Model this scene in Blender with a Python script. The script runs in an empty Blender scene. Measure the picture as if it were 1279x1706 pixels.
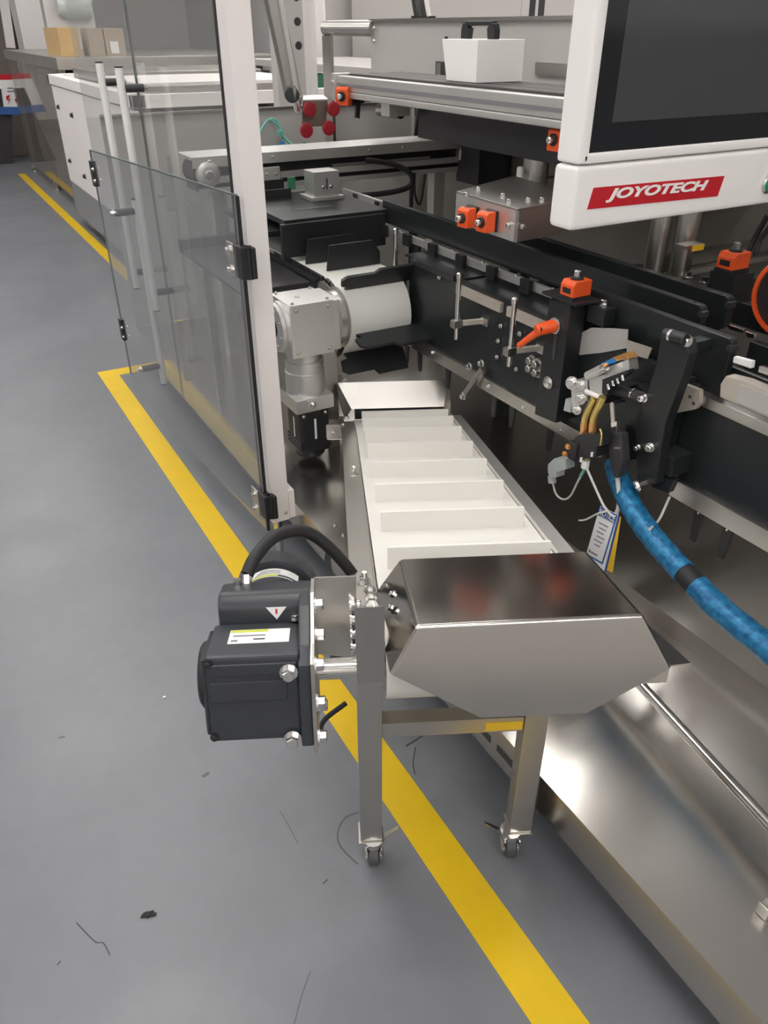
import bpy, bmesh, math, random
from mathutils import Vector, Matrix
random.seed(7)
scene = bpy.context.scene
COL = scene.collection
# ------------------------------------------------------------------ camera
# world: X = into the machine, Y = along the machine (away), Z = up, metres
F_PX, PCX, PCY = 1290.0, 639.5, 853.0
PITCH, YAW, EYE = math.radians(32.0), math.radians(29.48), Vector((0, 0, 1.5))
cam_d = bpy.data.cameras.new('camera'); cam = bpy.data.objects.new('camera', cam_d); COL.objects.link(cam)
cam_d.sensor_fit = 'VERTICAL'; cam_d.sensor_height = 36.0; cam_d.lens = 36.0 * F_PX / 1706.0
cam_d.clip_start = .05; cam_d.clip_end = 100
cam.location = EYE; cam.rotation_euler = (math.pi / 2 - PITCH, 0, -YAW)
scene.camera = cam
# ------------------------------------------------------------------ world, exposure
w = bpy.data.worlds.new('world'); scene.world = w; w.use_nodes = True
w.node_tree.nodes['Background'].inputs[0].default_value = (.9, .95, 1, 1)
w.node_tree.nodes['Background'].inputs[1].default_value = .25
vs = scene.view_settings
vs.view_transform = 'Standard'; vs.look = 'None'; vs.exposure = 0.02; vs.gamma = 1.0; vs.use_curve_mapping = False
# ------------------------------------------------------------------ ceiling lamps (positions used by the lamp builder and the lights)
CEIL = 4.0
LAMPS = [(x, y) for x in (-3.2, 0.2, 3.45) for y in (-4.1, -1.8, .5, 2.8, 5.1, 7.4, 9.7) if (x, y) not in ((3.45, .5), (3.45, -1.8))]
LZ = 3.5   # underside of the pendant lamps, with an added upward fill light
LAMP_POWER = 19.5; UP_POWER = 9.0
for i, (lx, ly) in enumerate(LAMPS):
    ld = bpy.data.lights.new('lamp_light', 'AREA'); ld.shape = 'RECTANGLE'; ld.size = 1.5; ld.size_y = .26
    ld.energy = LAMP_POWER; ld.color = (1, .975, .94)
    lo = bpy.data.objects.new('lamp_light', ld); COL.objects.link(lo); lo.location = (lx, ly, LZ - .005)
    lu = bpy.data.lights.new('ceiling_fill_light', 'AREA'); lu.shape = 'RECTANGLE'; lu.size = 1.5; lu.size_y = .26; lu.energy = UP_POWER; lu.color = (1, .975, .94)  # upward fill added to brighten the ceiling and what mirrors it
    l2 = bpy.data.objects.new('ceiling_fill_light', lu); COL.objects.link(l2); l2.location = (lx, ly, LZ + .105); l2.rotation_euler = (math.pi, 0, 0)

# ------------------------------------------------------------------ pixel helpers (a pixel plus the plane the thing touches)
def ray(x, y):
    a = (x - PCX) / F_PX; b = -(y - PCY) / F_PX
    Y = math.cos(PITCH) + b * math.sin(PITCH); Z = -math.sin(PITCH) + b * math.cos(PITCH)
    return Vector((a * math.cos(YAW) + Y * math.sin(YAW), -a * math.sin(YAW) + Y * math.cos(YAW), Z))
def px(x, y, X=None, Y=None, Z=None):
    d = ray(x, y)
    for i, v in enumerate((X, Y, Z)):
        if v is not None: return EYE + d * ((v - EYE[i]) / d[i])

# ------------------------------------------------------------------ materials
MATS = {}
def mat(name, col, rough=.5, metal=0., bump=0., bscale=60., var=0., vscale=4., stretch=None, spec=.5, coat=0., rvar=0., trans=0., emis=0.):
    if name in MATS: return MATS[name]
    m = bpy.data.materials.new(name); m.use_nodes = True; MATS[name] = m
    nt = m.node_tree; N = nt.nodes; L = nt.links; b = N['Principled BSDF']
    b.inputs['Base Color'].default_value = (*col, 1); b.inputs['Roughness'].default_value = rough
    b.inputs['Metallic'].default_value = metal; b.inputs['Specular IOR Level'].default_value = spec
    b.inputs['Coat Weight'].default_value = coat; b.inputs['Transmission Weight'].default_value = trans
    if emis: b.inputs['Emission Color'].default_value = (*col, 1); b.inputs['Emission Strength'].default_value = emis
    tc = N.new('ShaderNodeTexCoord'); mp = N.new('ShaderNodeMapping'); L.new(tc.outputs['Object'], mp.inputs[0])
    if stretch: mp.inputs['Scale'].default_value = stretch
    if var or rvar:
        n = N.new('ShaderNodeTexNoise'); n.inputs['Scale'].default_value = vscale; n.inputs['Detail'].default_value = 6
        L.new(mp.outputs[0], n.inputs['Vector'])
        if var:
            mx = N.new('ShaderNodeMix'); mx.data_type = 'RGBA'
            mx.inputs[6].default_value = (*[c * (1 - var) for c in col], 1); mx.inputs[7].default_value = (*[min(1, c * (1 + var)) for c in col], 1)
            L.new(n.outputs['Fac'], mx.inputs[0]); L.new(mx.outputs[2], b.inputs['Base Color'])
        if rvar:
            mr = N.new('ShaderNodeMapRange'); mr.inputs[3].default_value = max(.02, rough - rvar); mr.inputs[4].default_value = rough + rvar
            mr.inputs[1].default_value = .3; mr.inputs[2].default_value = .7
            L.new(n.outputs['Fac'], mr.inputs[0]); L.new(mr.outputs[0], b.inputs['Roughness'])
    if bump:
        n2 = N.new('ShaderNodeTexNoise'); n2.inputs['Scale'].default_value = bscale; n2.inputs['Detail'].default_value = 4
        L.new(mp.outputs[0], n2.inputs['Vector'])
        bp = N.new('ShaderNodeBump'); bp.inputs['Strength'].default_value = bump; bp.inputs['Distance'].default_value = .004
        L.new(n2.outputs['Fac'], bp.inputs['Height']); L.new(bp.outputs[0], b.inputs['Normal'])
    return m
STEEL = mat('brushed_stainless', (.54, .52, .485), .325, 1, var=.10, vscale=4)
HOODM = mat('polished_hood_sheet', (.53, .50, .46), .15, 1, var=.06, vscale=4, rvar=.02)
SHEET = mat('rolled_stainless_sheet', (.61, .585, .55), .235, 1, var=.05, vscale=2.0)
BOLTM = mat('bright_bolt_steel', (.72, .71, .69), .22, 1)
ROD = mat('polished_rod', (.66, .64, .60), .18, 1)
ALU = mat('machined_aluminium', (.70, .69, .67), .38, .85, var=.05, vscale=20)
ALUP = mat('anodised_aluminium_profile', (.60, .59, .57), .42, .7, var=.04, vscale=10, stretch=(1, .1, 1))
WHITE = mat('white_powder_coat', (.84, .795, .775), .45, 0, bump=.03, bscale=300)
WHITE2 = mat('white_painted_box', (.88, .85, .83), .4, 0, bump=.03, bscale=300)
GREYP = mat('light_grey_sheet', (.50, .48, .46), .45, .25, var=.06, vscale=1.5)
BELT = mat('cream_belt', (.70, .68, .635), .42, 0, var=.03, vscale=8)
BELTW = mat('white_belt', (.74, .74, .69), .38, 0, var=.03, vscale=8)
BLACK = mat('black_anodised', (.018, .020, .021), .36, .1, var=.25, vscale=6)
BLACKP = mat('black_plastic', (.016, .016, .018), .42, 0)
BLACKG = mat('black_painted_plate', (.014, .017, .018), .32, 0, var=.3, vscale=3)
RUBBER = mat('black_rubber', (.014, .014, .015), .6)
MOTOR = mat('charcoal_motor_paint', (.034, .037, .044), .38, 0, bump=.04, bscale=200, var=.08, vscale=10)
ORANGE = mat('orange_plastic', (.86, .105, .02), .35)
RED = mat('red_rubber', (.30, .008, .018), .42)
LOGO = mat('red_logo_film', (.52, .012, .022), .35)
INK = mat('white_lettering', (.86, .84, .82), .4)
INKB = mat('dark_print', (.05, .05, .055), .6)
INKG = mat('grey_print', (.20, .20, .21), .6)
SCUFF = mat('dark_scuff', (.10, .10, .105), .6)
PAPER = mat('white_label_paper', (.78, .78, .77), .5)
LIME = mat('lime_print', (.55, .60, .08), .5)
GREEN = mat('green_button_plastic', (.0, .22, .07), .25, emis=.12)  # faint glow put into the button plastic
HANDLE = mat('satin_handle_tube', (.80, .79, .77), .42, .15)
SMOKE = mat('dark_grey_plastic', (.030, .028, .032), .4)
YEL = mat('yellow_floor_tape', (.70, .46, .002), .42, 0, bump=.06, bscale=80, var=.10, vscale=7)
YELP = mat('yellow_card', (.82, .52, .03), .5)
CARD = mat('cardboard', (.46, .31, .145), .8, 0, var=.08, vscale=12)
CARD2 = mat('pale_cardboard', (.36, .29, .22), .8, 0, var=.08, vscale=12)
BRASS = mat('amber_tube', (.62, .47, .16), .16, .75)
COPPER = mat('copper_fitting', (.70, .36, .13), .25, .8)
CLEARP = mat('clear_grey_plastic', (.42, .45, .44), .2, 0, spec=.7)
TEAL = mat('teal_air_tube', (.14, .42, .36), .3)
BLUE = mat('blue_plastic', (.02, .22, .55), .35)
BLUEP = mat('blue_print', (.03, .10, .34), .5)
CABLE = mat('grey_cable', (.52, .51, .47), .45)
TREAD = mat('grey_caster_tread', (.08, .08, .08), .5)
BROWNB = mat('brown_conveyor_belt', (.060, .050, .050), .55)
WALLM = mat('pale_grey_wall_paint', (.72, .70, .69), .6, 0, var=.03, vscale=1)
CEILM = mat('white_ceiling_paint', (.80, .80, .80), .7)
LAMPM = mat('lamp_diffuser', (1, .98, .95), .5, emis=6.0)
BEIGE = mat('beige_bracket_coat', (.50, .45, .39), .4, .3, var=.06, vscale=9)
LEADD = mat('green_board', (.03, .16, .08), .4)

def floor_material():
    m = bpy.data.materials.new('grey_epoxy_floor'); m.use_nodes = True; nt = m.node_tree; N = nt.nodes; L = nt.links; b = N['Principled BSDF']
    tc = N.new('ShaderNodeTexCoord')
    n1 = N.new('ShaderNodeTexNoise'); n1.inputs['Scale'].default_value = 1.3; n1.inputs['Detail'].default_value = 8; n1.inputs['Roughness'].default_value = .6
    n2 = N.new('ShaderNodeTexNoise'); n2.inputs['Scale'].default_value = 22; n2.inputs['Detail'].default_value = 5
    n3 = N.new('ShaderNodeTexNoise'); n3.inputs['Scale'].default_value = 3.2; n3.inputs['Detail'].default_value = 4
    for n in (n1, n2, n3): L.new(tc.outputs['Object'], n.inputs['Vector'])
    r = N.new('ShaderNodeValToRGB'); r.color_ramp.elements[0].position = .3; r.color_ramp.elements[1].position = .7
    r.color_ramp.elements[0].color = (.158, .164, .180, 1); r.color_ramp.elements[1].color = (.190, .197, .214, 1)
    L.new(n1.outputs['Fac'], r.inputs[0])
    r2 = N.new('ShaderNodeValToRGB'); r2.color_ramp.elements[0].position = .35; r2.color_ramp.elements[1].position = .65
    r2.color_ramp.elements[0].color = (.93, .93, .93, 1); r2.color_ramp.elements[1].color = (1, 1, 1, 1); L.new(n2.outputs['Fac'], r2.inputs[0])
    mx = N.new('ShaderNodeMix'); mx.data_type = 'RGBA'; mx.blend_type = 'MULTIPLY'; mx.inputs[0].default_value = .6
    L.new(r.outputs[0], mx.inputs[6]); L.new(r2.outputs[0], mx.inputs[7]); L.new(mx.outputs[2], b.inputs['Base Color'])
    mr = N.new('ShaderNodeMapRange'); mr.inputs[1].default_value = .35; mr.inputs[2].default_value = .65; mr.inputs[3].default_value = .33; mr.inputs[4].default_value = .41
    L.new(n3.outputs['Fac'], mr.inputs[0]); L.new(mr.outputs[0], b.inputs['Roughness'])
    bp = N.new('ShaderNodeBump'); bp.inputs['Strength'].default_value = .04; bp.inputs['Distance'].default_value = .01
    L.new(n3.outputs['Fac'], bp.inputs['Height']); L.new(bp.outputs[0], b.inputs['Normal'])
    b.inputs['Specular IOR Level'].default_value = .45
    return m
def acrylic(name, tint, refl=1.0, haze=.0):
    m = bpy.data.materials.new(name); m.use_nodes = True; nt = m.node_tree; N = nt.nodes; L = nt.links
    out = N['Material Output']; N.remove(N['Principled BSDF'])
    tr = N.new('ShaderNodeBsdfTransparent'); tr.inputs[0].default_value = (*tint, 1)
    gl = N.new('ShaderNodeBsdfGlossy'); gl.inputs['Roughness'].default_value = .035; gl.inputs[0].default_value = (refl, refl, refl, 1)
    fr = N.new('ShaderNodeFresnel'); fr.inputs[0].default_value = 1.5
    ge = N.new('ShaderNodeNewGeometry'); sb = N.new('ShaderNodeMath'); sb.operation = 'SUBTRACT'; sb.inputs[0].default_value = 1; L.new(ge.outputs['Backfacing'], sb.inputs[1])
    ml = N.new('ShaderNodeMath'); ml.operation = 'MULTIPLY'; L.new(fr.outputs[0], ml.inputs[0]); L.new(sb.outputs[0], ml.inputs[1])
    mx = N.new('ShaderNodeMixShader'); L.new(ml.outputs[0], mx.inputs[0]); L.new(tr.outputs[0], mx.inputs[1]); L.new(gl.outputs[0], mx.inputs[2])
    if haze:
        df = N.new('ShaderNodeBsdfDiffuse'); df.inputs[0].default_value = (.62, .62, .60, 1)
        m2 = N.new('ShaderNodeMixShader'); m2.inputs[0].default_value = haze
        L.new(mx.outputs[0], m2.inputs[1]); L.new(df.outputs[0], m2.inputs[2]); L.new(m2.outputs[0], out.inputs[0])
    else: L.new(mx.outputs[0], out.inputs[0])
    MATS[name] = m; return m
GLASS = acrylic('clear_acrylic', (.978, .986, .982), haze=.05)
GLASS2 = acrylic('grey_tinted_acrylic', (.875, .885, .895), haze=.06)
SMOKEG = acrylic('smoky_acrylic', (.84, .81, .77), haze=.05)
EDGE = mat('acrylic_edge', (.09, .12, .115), .3)
def hose_material():
    m = mat('blue_wrapped_hose', (.02, .19, .43), .38, .25, bump=.45, bscale=70)
    nt = m.node_tree; N = nt.nodes; L = nt.links; b = N['Principled BSDF']
    v = N.new('ShaderNodeTexVoronoi'); v.inputs['Scale'].default_value = 95
    tc = N.new('ShaderNodeTexCoord'); L.new(tc.outputs['Object'], v.inputs['Vector'])
    n = N.new('ShaderNodeTexNoise'); n.inputs['Scale'].default_value = 60; L.new(tc.outputs['Object'], n.inputs['Vector'])
    r = N.new('ShaderNodeValToRGB'); e = r.color_ramp.elements
    e[0].position = .3; e[0].color = (.003, .075, .20, 1); e[1].position = .78; e[1].color = (.03, .25, .47, 1)
    L.new(n.outputs['Fac'], r.inputs[0]); L.new(r.outputs[0], b.inputs['Base Color'])
    return m
HOSE = hose_material()
SCREEN = mat('dark_screen_glass', (.012, .014, .018), .08, 0, spec=.6)
SCREENI = mat('screen_display_area', (.055, .058, .062), .12, 0, spec=.6)

# ------------------------------------------------------------------ mesh helpers; every function returns a bmesh in frame coordinates
FR = Matrix.Identity(4)
class frame:
    def __init__(s, m): s.m = m
    def __enter__(s):
        global FR
        s.o = FR; FR = s.m
    def __exit__(s, *a):
        global FR
        FR = s.o
def bevel(bm, b, seg=2):
    if b: bmesh.ops.bevel(bm, geom=bm.edges[:] , offset=b, segments=seg, profile=.5, affect='EDGES', clamp_overlap=True)
    return bm
def B(x0, x1, y0, y1, z0, z1, bev=0):
    bm = bmesh.new(); bmesh.ops.create_cube(bm, size=1)
    for v in bm.verts: v.co = Vector(((x0 + x1) / 2 + v.co.x * (x1 - x0), (y0 + y1) / 2 + v.co.y * (y1 - y0), (z0 + z1) / 2 + v.co.z * (z1 - z0)))
    return bevel(bm, bev)
def basis(d, up=(0, 0, 1)):
    d = Vector(d).normalized(); up = Vector(up)
    if abs(d.dot(up)) > .98: up = Vector((0, 1, 0)) if abs(d.y) < .9 else Vector((1, 0, 0))
    x = up.cross(d).normalized(); y = d.cross(x)
    return x, y, d
def BAR(p0, p1, wd, ht, bev=0, up=(0, 0, 1)):
    p0, p1 = Vector(p0), Vector(p1); x, y, d = basis(p1 - p0, up); l = (p1 - p0).length
    bm = bmesh.new(); bmesh.ops.create_cube(bm, size=1)
    c = (p0 + p1) / 2
    for v in bm.verts: v.co = c + x * v.co.x * wd + y * v.co.y * ht + d * v.co.z * l
    return bevel(bm, bev)
def LA(p0, d, prof, seg=20, cap=True):
    p0 = Vector(p0); x, y, d = basis(d); bm = bmesh.new(); rings = []
    for r, h in prof:
        rings.append([bm.verts.new(p0 + d * h + (x * math.cos(2 * math.pi * i / seg) + y * math.sin(2 * math.pi * i / seg)) * max(r, 1e-5)) for i in range(seg)])
    for a, b in zip(rings, rings[1:]):
        for i in range(seg): bm.faces.new((a[i], a[(i + 1) % seg], b[(i + 1) % seg], b[i]))
    if cap: bm.faces.new(rings[0][::-1]); bm.faces.new(rings[-1])
    return bm
def CY(p0, p1, r, seg=18, bev=0):
    p0, p1 = Vector(p0), Vector(p1); l = (p1 - p0).length
    pr = [(r, 0), (r, l)] if not bev else [(r - bev, 0), (r, bev), (r, l - bev), (r - bev, l)]
    return LA(p0, p1 - p0, pr, seg)
def smooth_path(pts, n=6):
    P = [Vector(p) for p in pts]
    if len(P) < 3: return P
    Q = [P[0] * 2 - P[1]] + P + [P[-1] * 2 - P[-2]]; out = []
    for i in range(1, len(Q) - 2):
        for k in range(n):
            t = k / n; a, b, c, d = Q[i - 1], Q[i], Q[i + 1], Q[i + 2]
            out.append(.5 * ((2 * b) + (c - a) * t + (2 * a - 5 * b + 4 * c - d) * t * t + (3 * b - a - 3 * c + d) * t ** 3))
    return out + [P[-1]]
def TU(pts, r, seg=10, n=6, smooth=True, rad=None):
    P = smooth_path(pts, n) if smooth else [Vector(p) for p in pts]
    bm = bmesh.new(); rings = []; up = None
    for i, p in enumerate(P):
        d = (P[min(i + 1, len(P) - 1)] - P[max(i - 1, 0)]).normalized()
        if up is None: up = basis(d)[0]
        up = (up - d * up.dot(d)).normalized(); y = d.cross(up)
        rr = r if rad is None else r * rad(i / (len(P) - 1))
        rings.append([bm.verts.new(p + (up * math.cos(2 * math.pi * k / seg) + y * math.sin(2 * math.pi * k / seg)) * rr) for k in range(seg)])
    for a, b in zip(rings, rings[1:]):
        for k in range(seg): bm.faces.new((a[k], a[(k + 1) % seg], b[(k + 1) % seg], b[k]))
    bm.faces.new(rings[0][::-1]); bm.faces.new(rings[-1]); return bm
def PR(poly, vec, bev=0):
    bm = bmesh.new(); vec = Vector(vec)
    a = [bm.verts.new(Vector(p)) for p in poly]; b = [bm.verts.new(Vector(p) + vec) for p in poly]
    n = len(poly); bm.faces.new(a); bm.faces.new(b[::-1])
    for i in range(n): bm.faces.new((a[i], b[i], b[(i + 1) % n], a[(i + 1) % n]))
    bmesh.ops.recalc_face_normals(bm, faces=bm.faces[:])
    return bevel(bm, bev)
def PX(pts, X, th, bev=0):    # outline read from the photograph on the plane X, extruded into the machine
    return PR([px(x, y, X=X) for x, y in pts], (th, 0, 0), bev)
def PY(pts, Y, th, bev=0): return PR([px(x, y, Y=Y) for x, y in pts], (0, th, 0), bev)
def PZ(pts, Z, th, bev=0): return PR([px(x, y, Z=Z) for x, y in pts], (0, 0, th), bev)
def SH(verts, faces, th=.003, fold=0):  # folded sheet, fold = bend radius
    bm = bmesh.new(); V = [bm.verts.new(Vector(v)) for v in verts]
    for f in faces: bm.faces.new([V[i] for i in f])
    bmesh.ops.recalc_face_normals(bm, faces=bm.faces[:])
    if fold: bmesh.ops.bevel(bm, geom=[e for e in bm.edges if len(e.link_faces) == 2], offset=fold, segments=3, profile=.5, affect='EDGES')
    bmesh.ops.solidify(bm, geom=bm.faces[:] + bm.edges[:] + bm.verts[:], thickness=th); return bm
def J(*bms):
    o = bmesh.new()
    for b in bms:
        t = bpy.data.meshes.new('t'); b.to_mesh(t); b.free(); o.from_mesh(t); bpy.data.meshes.remove(t)
    return o
ROOT = {}
def finish(name, bm, m, angle=35):
    me = bpy.data.meshes.new(name); bmesh.ops.recalc_face_normals(bm, faces=bm.faces[:]); bm.to_mesh(me); bm.free()
    for p in me.polygons: p.use_smooth = True
    me.set_sharp_from_angle(angle=math.radians(angle)); me.materials.append(m)
    return me
def wn(o):
    md = o.modifiers.new('weighted_normal', 'WEIGHTED_NORMAL'); md.keep_sharp = True; md.weight = 50; md.mode = 'FACE_AREA'
def tag(o, label=None, cat=None, group=None, kind=None):
    if label: o['label'] = label
    if cat: o['category'] = cat
    if group: o['group'] = group
    if kind: o['kind'] = kind
    return o
def thing(name, label, cat, loc, rz=0, group=None):
    o = bpy.data.objects.new(name, None); COL.objects.link(o); o.location = loc; o.rotation_euler = (0, 0, rz); o.empty_display_size = .05
    ROOT[o] = Matrix.Translation(loc) @ Matrix.Rotation(rz, 4, 'Z'); return tag(o, label, cat, group)
def part(name, bm, m, parent, label=None, angle=35, kind=None):
    M = ROOT[parent].inverted() @ FR; bmesh.ops.transform(bm, matrix=M, verts=bm.verts[:])
    o = bpy.data.objects.new(name, finish(name, bm, m, angle)); COL.objects.link(o); o.parent = parent; ROOT[o] = ROOT[parent]; wn(o)
    return tag(o, label, kind=kind)
def solo(name, bm, m, label=None, cat=None, group=None, kind=None, angle=35):
    bmesh.ops.transform(bm, matrix=FR, verts=bm.verts[:])
    xs = [v.co for v in bm.verts]; lo = Vector([min(c[i] for c in xs) for i in range(3)]); hi = Vector([max(c[i] for c in xs) for i in range(3)])
    loc = Vector(((lo.x + hi.x) / 2, (lo.y + hi.y) / 2, lo.z)); bmesh.ops.translate(bm, vec=-loc, verts=bm.verts[:])
    o = bpy.data.objects.new(name, finish(name, bm, m, angle)); COL.objects.link(o); o.location = loc; ROOT[o] = Matrix.Translation(loc); wn(o)
    return tag(o, label, cat, group, kind)
BM = {}
def bolt(parent, pos, axis, r=.006, h=None, name='bolt', m=None, washer=True, seg=6):
    h = h or r * 1.1; m = m or BOLTM; key = (round(r, 4), round(h, 4), m.name, washer, seg)
    if key not in BM:
        b = LA((0, 0, 0), (0, 0, 1), [(r * 1.5, 0), (r * 1.5, r * .3), (r, r * .3), (r, r * .3 + h * .85), (r * .8, r * .3 + h)] if washer else [(r, 0), (r, h * .85), (r * .8, h)], 12 if seg != 6 else 12)
        if seg == 6:
            for v in b.verts:
                if abs(Vector((v.co.x, v.co.y)).length - r) < 1e-6:
                    a = math.atan2(v.co.y, v.co.x); k = math.cos(math.pi / 6) / math.cos(((a + math.pi / 6) % (math.pi / 3)) - math.pi / 6); v.co.x *= k * 1.08; v.co.y *= k * 1.08
        BM[key] = finish('bolt', b, m, 30)
    o = bpy.data.objects.new(name, BM[key]); COL.objects.link(o); o.parent = parent
    x, y, d = basis((FR.to_3x3() @ Vector(axis)))
    M = Matrix.Translation(FR @ Vector(pos)) @ Matrix((x, y, d)).transposed().to_4x4()
    o.matrix_local = ROOT[parent].inverted() @ M; return o
def TX(s, size, bold=.0, shear=0., ext=.0004):
    c = bpy.data.curves.new('t', 'FONT'); c.body = s; c.size = size; c.shear = shear; c.offset = bold; c.extrude = ext; c.align_x = 'CENTER'; c.align_y = 'CENTER'
    o = bpy.data.objects.new('t', c); COL.objects.link(o); dg = bpy.context.evaluated_depsgraph_get()
    me = bpy.data.meshes.new_from_object(o.evaluated_get(dg)); bm = bmesh.new(); bm.from_mesh(me)
    bpy.data.objects.remove(o); bpy.data.curves.remove(c); bpy.data.meshes.remove(me); return bm
def place(bm, origin, xdir, ydir, fit=None):   # lay a flat bmesh (xy) on a surface; fit = (width, height)
    x = Vector(xdir).normalized(); y = Vector(ydir).normalized(); n = x.cross(y)
    if fit:
        a = [v.co.x for v in bm.verts]; b = [v.co.y for v in bm.verts]; cx, cy = (min(a) + max(a)) / 2, (min(b) + max(b)) / 2
        sx, sy = fit[0] / (max(a) - min(a)), fit[1] / (max(b) - min(b))
        for v in bm.verts: v.co = Vector(((v.co.x - cx) * sx, (v.co.y - cy) * sy, v.co.z))
    bmesh.ops.transform(bm, matrix=Matrix.Translation(Vector(origin)) @ Matrix((x, y, n)).transposed().to_4x4(), verts=bm.verts[:]); return bm
def RECT(w_, h_, t=.0006): return B(-w_ / 2, w_ / 2, -h_ / 2, h_ / 2, 0, t)

# ================================================================== THE SETTING
FLM = floor_material()
fl = solo('floor', B(-6, 8, -5, 16, -.1, 0), FLM, kind='structure')
solo('wall_left', B(-6.1, -6, -5, 16, 0, CEIL), WALLM, kind='structure')
wr = solo('wall_right', B(5.0, 5.1, -5, 16, 0, CEIL), WALLM, kind='structure')
for k in range(9): part('wall_seam', B(4.992, 5.0, -3 + k * 2.1, -2.985 + k * 2.1, 0, CEIL), INKG, wr)
solo('wall_back', B(-6, 8, 16, 16.1, 0, CEIL), WALLM, kind='structure')
solo('wall_front', B(-6, 8, -5.1, -5, 0, CEIL), WALLM, kind='structure')
solo('ceiling', B(-6.1, 8, -5.1, 16.1, CEIL, CEIL + .1), CEILM, kind='structure')
solo('baseboard_back', B(-6, 5, 15.97, 16, 0, .15), INKG, kind='structure')
lampmesh = None
rows = {-3.2: 'left row', .2: 'middle row', 3.45: 'row behind the machine'}
order = ['first', 'second', 'third', 'fourth', 'fifth', 'sixth', 'seventh']
for i, (lx, ly) in enumerate(LAMPS):
    t = thing('pendant_lamp', f'white linear pendant lamp, {order[sum(1 for q in LAMPS[:i] if q[0] == lx)]} from the camera end of the {rows[lx]}', 'lamp', (lx, ly, LZ), group='linear pendant lamps')
    if lampmesh is None:
        a = part('housing', B(lx - .78, lx + .78, ly - .16, ly + .16, LZ + .0105, LZ + .09, .004), CEILM, t)
        b = part('diffuser', B(lx - .75, lx + .75, ly - .13, ly + .13, LZ, LZ + .0105), LAMPM, t)
        c = part('top_fill_glow', B(lx - .75, lx + .75, ly - .13, ly + .13, LZ + .09, LZ + .10), LAMPM, t); d = part('suspension', J(CY((lx - .6, ly, LZ + .09), (lx - .6, ly, CEIL), .006, 8), CY((lx + .6, ly, LZ + .09), (lx + .6, ly, CEIL), .006, 8)), CEILM, t); lampmesh = (a.data, b.data, c.data, d.data)  # glowing top goes with the upward fill added for the ceiling
    else:
        for nm, me in zip(('housing', 'diffuser', 'top_fill_glow', 'suspension'), lampmesh):
            o = bpy.data.objects.new(nm, me); COL.objects.link(o); o.parent = t

# floor marking tape: one stepped yellow line
solo('floor_marking_tape', PR([(.565, -1.2, 0), (.655, -1.2, 0), (.655, 3.9, 0), (1.20, 3.9, 0), (1.20, 11.0, 0), (1.12, 11.0, 0), (1.12, 3.99, 0), (.565, 3.99, 0)], (0, 0, .0012)), YEL,
     'stepped yellow floor marking tape running past the conveyor and the machine', 'floor tape')
# scuffs on the floor
def scuff(pts, r=.0012, m=None):
    P = [px(x, y, Z=.0003) for x, y in pts]; bm = TU(P, r, 6, 3)
    for v in bm.verts: v.co.z = .0002 + max(0, v.co.z) * .25
    part('scuff_mark', bm, m or INKB, fl)
scuff([(127, 1537), (142, 1553), (160, 1570), (172, 1571), (183, 1591)], .0012)
scuff([(601, 1352), (575, 1362), (562, 1388), (568, 1412), (596, 1440)], .002, SCUFF)
scuff([(467, 1352), (482, 1378), (496, 1405)], .001, SCUFF)
scuff([(517, 1618), (502, 1660), (490, 1706)], .001, SCUFF)
scuff([(692, 1245), (688, 1270), (691, 1290)], .0016, INKB)
scuff([(716, 1215), (700, 1228), (676, 1243)], .0025, INKB)
scuff([(538, 1472), (546, 1465)], .0014); scuff([(95, 1608), (101, 1601)], .0014)
scuff([(337, 1294), (348, 1287)], .004, SCUFF); scuff([(98, 1229), (108, 1227)], .003, SCUFF)
scuff([(60, 620 + 780), (72, 1402)], .0015, INKG)
c = px(247, 1525, Z=0); db = bmesh.new(); bmesh.ops.create_icosphere(db, subdivisions=3, radius=1)
for v in db.verts:
    k = 1 + .35 * math.sin(v.co.x * 7 + v.co.y * 5) * math.cos(v.co.y * 9); v.co = Vector((c.x + v.co.x * .013 * k, c.y - v.co.x * .004 + v.co.y * .006 * k, max(0, .003 + v.co.z * .004 * k)))
solo('debris_crumb', db, RUBBER, 'small dark crumb of debris lying on the open grey floor', 'debris')
c2 = px(274, 1162, Z=0)
solo('debris_chip', B(c2.x - .004, c2.x + .004, c2.y - .003, c2.y + .003, 0, .003, .001), BELT, 'tiny cream chip lying on the floor left of the gearmotor', 'debris')

# ================================================================== DRIP TRAY
tr = thing('drip_tray', 'long stainless drip tray with folded front lip under the packaging machine', 'tray', (1.1, 1.6, 0))
TZ, LX = .2, .80
part('tray_floor', B(LX + .004, 1.365, -.6, 3.98, TZ - .004, TZ), SHEET, tr); part('riser', B(1.361, 1.365, -.6, 3.98, TZ, TZ + .05), SHEET, tr); part('rear_deck', B(1.361, 2.44, -.6, 3.98, TZ + .05, TZ + .054), SHEET, tr)
def lip(poly): return PR([(LX, y, z) for y, z in poly], (.004, 0, 0))
part('front_lip', lip([(-.6, .1), (1.735, .1), (1.755, TZ), (-.6, TZ)]), SHEET, tr)
part('front_lip', lip([(1.79, .1), (3.98, .1), (3.98, TZ), (1.765, TZ)]), SHEET, tr)
for yy in (-.3, 1.2, 2.6, 3.8):
    f = part('levelling_foot', LA((.95, yy, 0), (0, 0, 1), [(.035, 0), (.035, .012), (.012, .02), (.012, .19)], 16), BOLTM, tr)
    part('levelling_foot', LA((1.5, yy, 0), (0, 0, 1), [(.035, 0), (.035, .012), (.012, .02), (.012, .19)], 16), BOLTM, tr)
part('under_frame', B(.90, 1.6, -.5, 3.9, .10, .19), BLACK, tr)
for y0 in (.835, .93):
    part('slot', B(LX - .001, LX, y0, y0 + .07, .135, .155), INKB, tr)
for (x, y) in ((558, 876), (572, 892)):
    p = px(x, y, Z=TZ); bolt(tr, p, (0, 0, 1), .004, m=STEEL)
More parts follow.
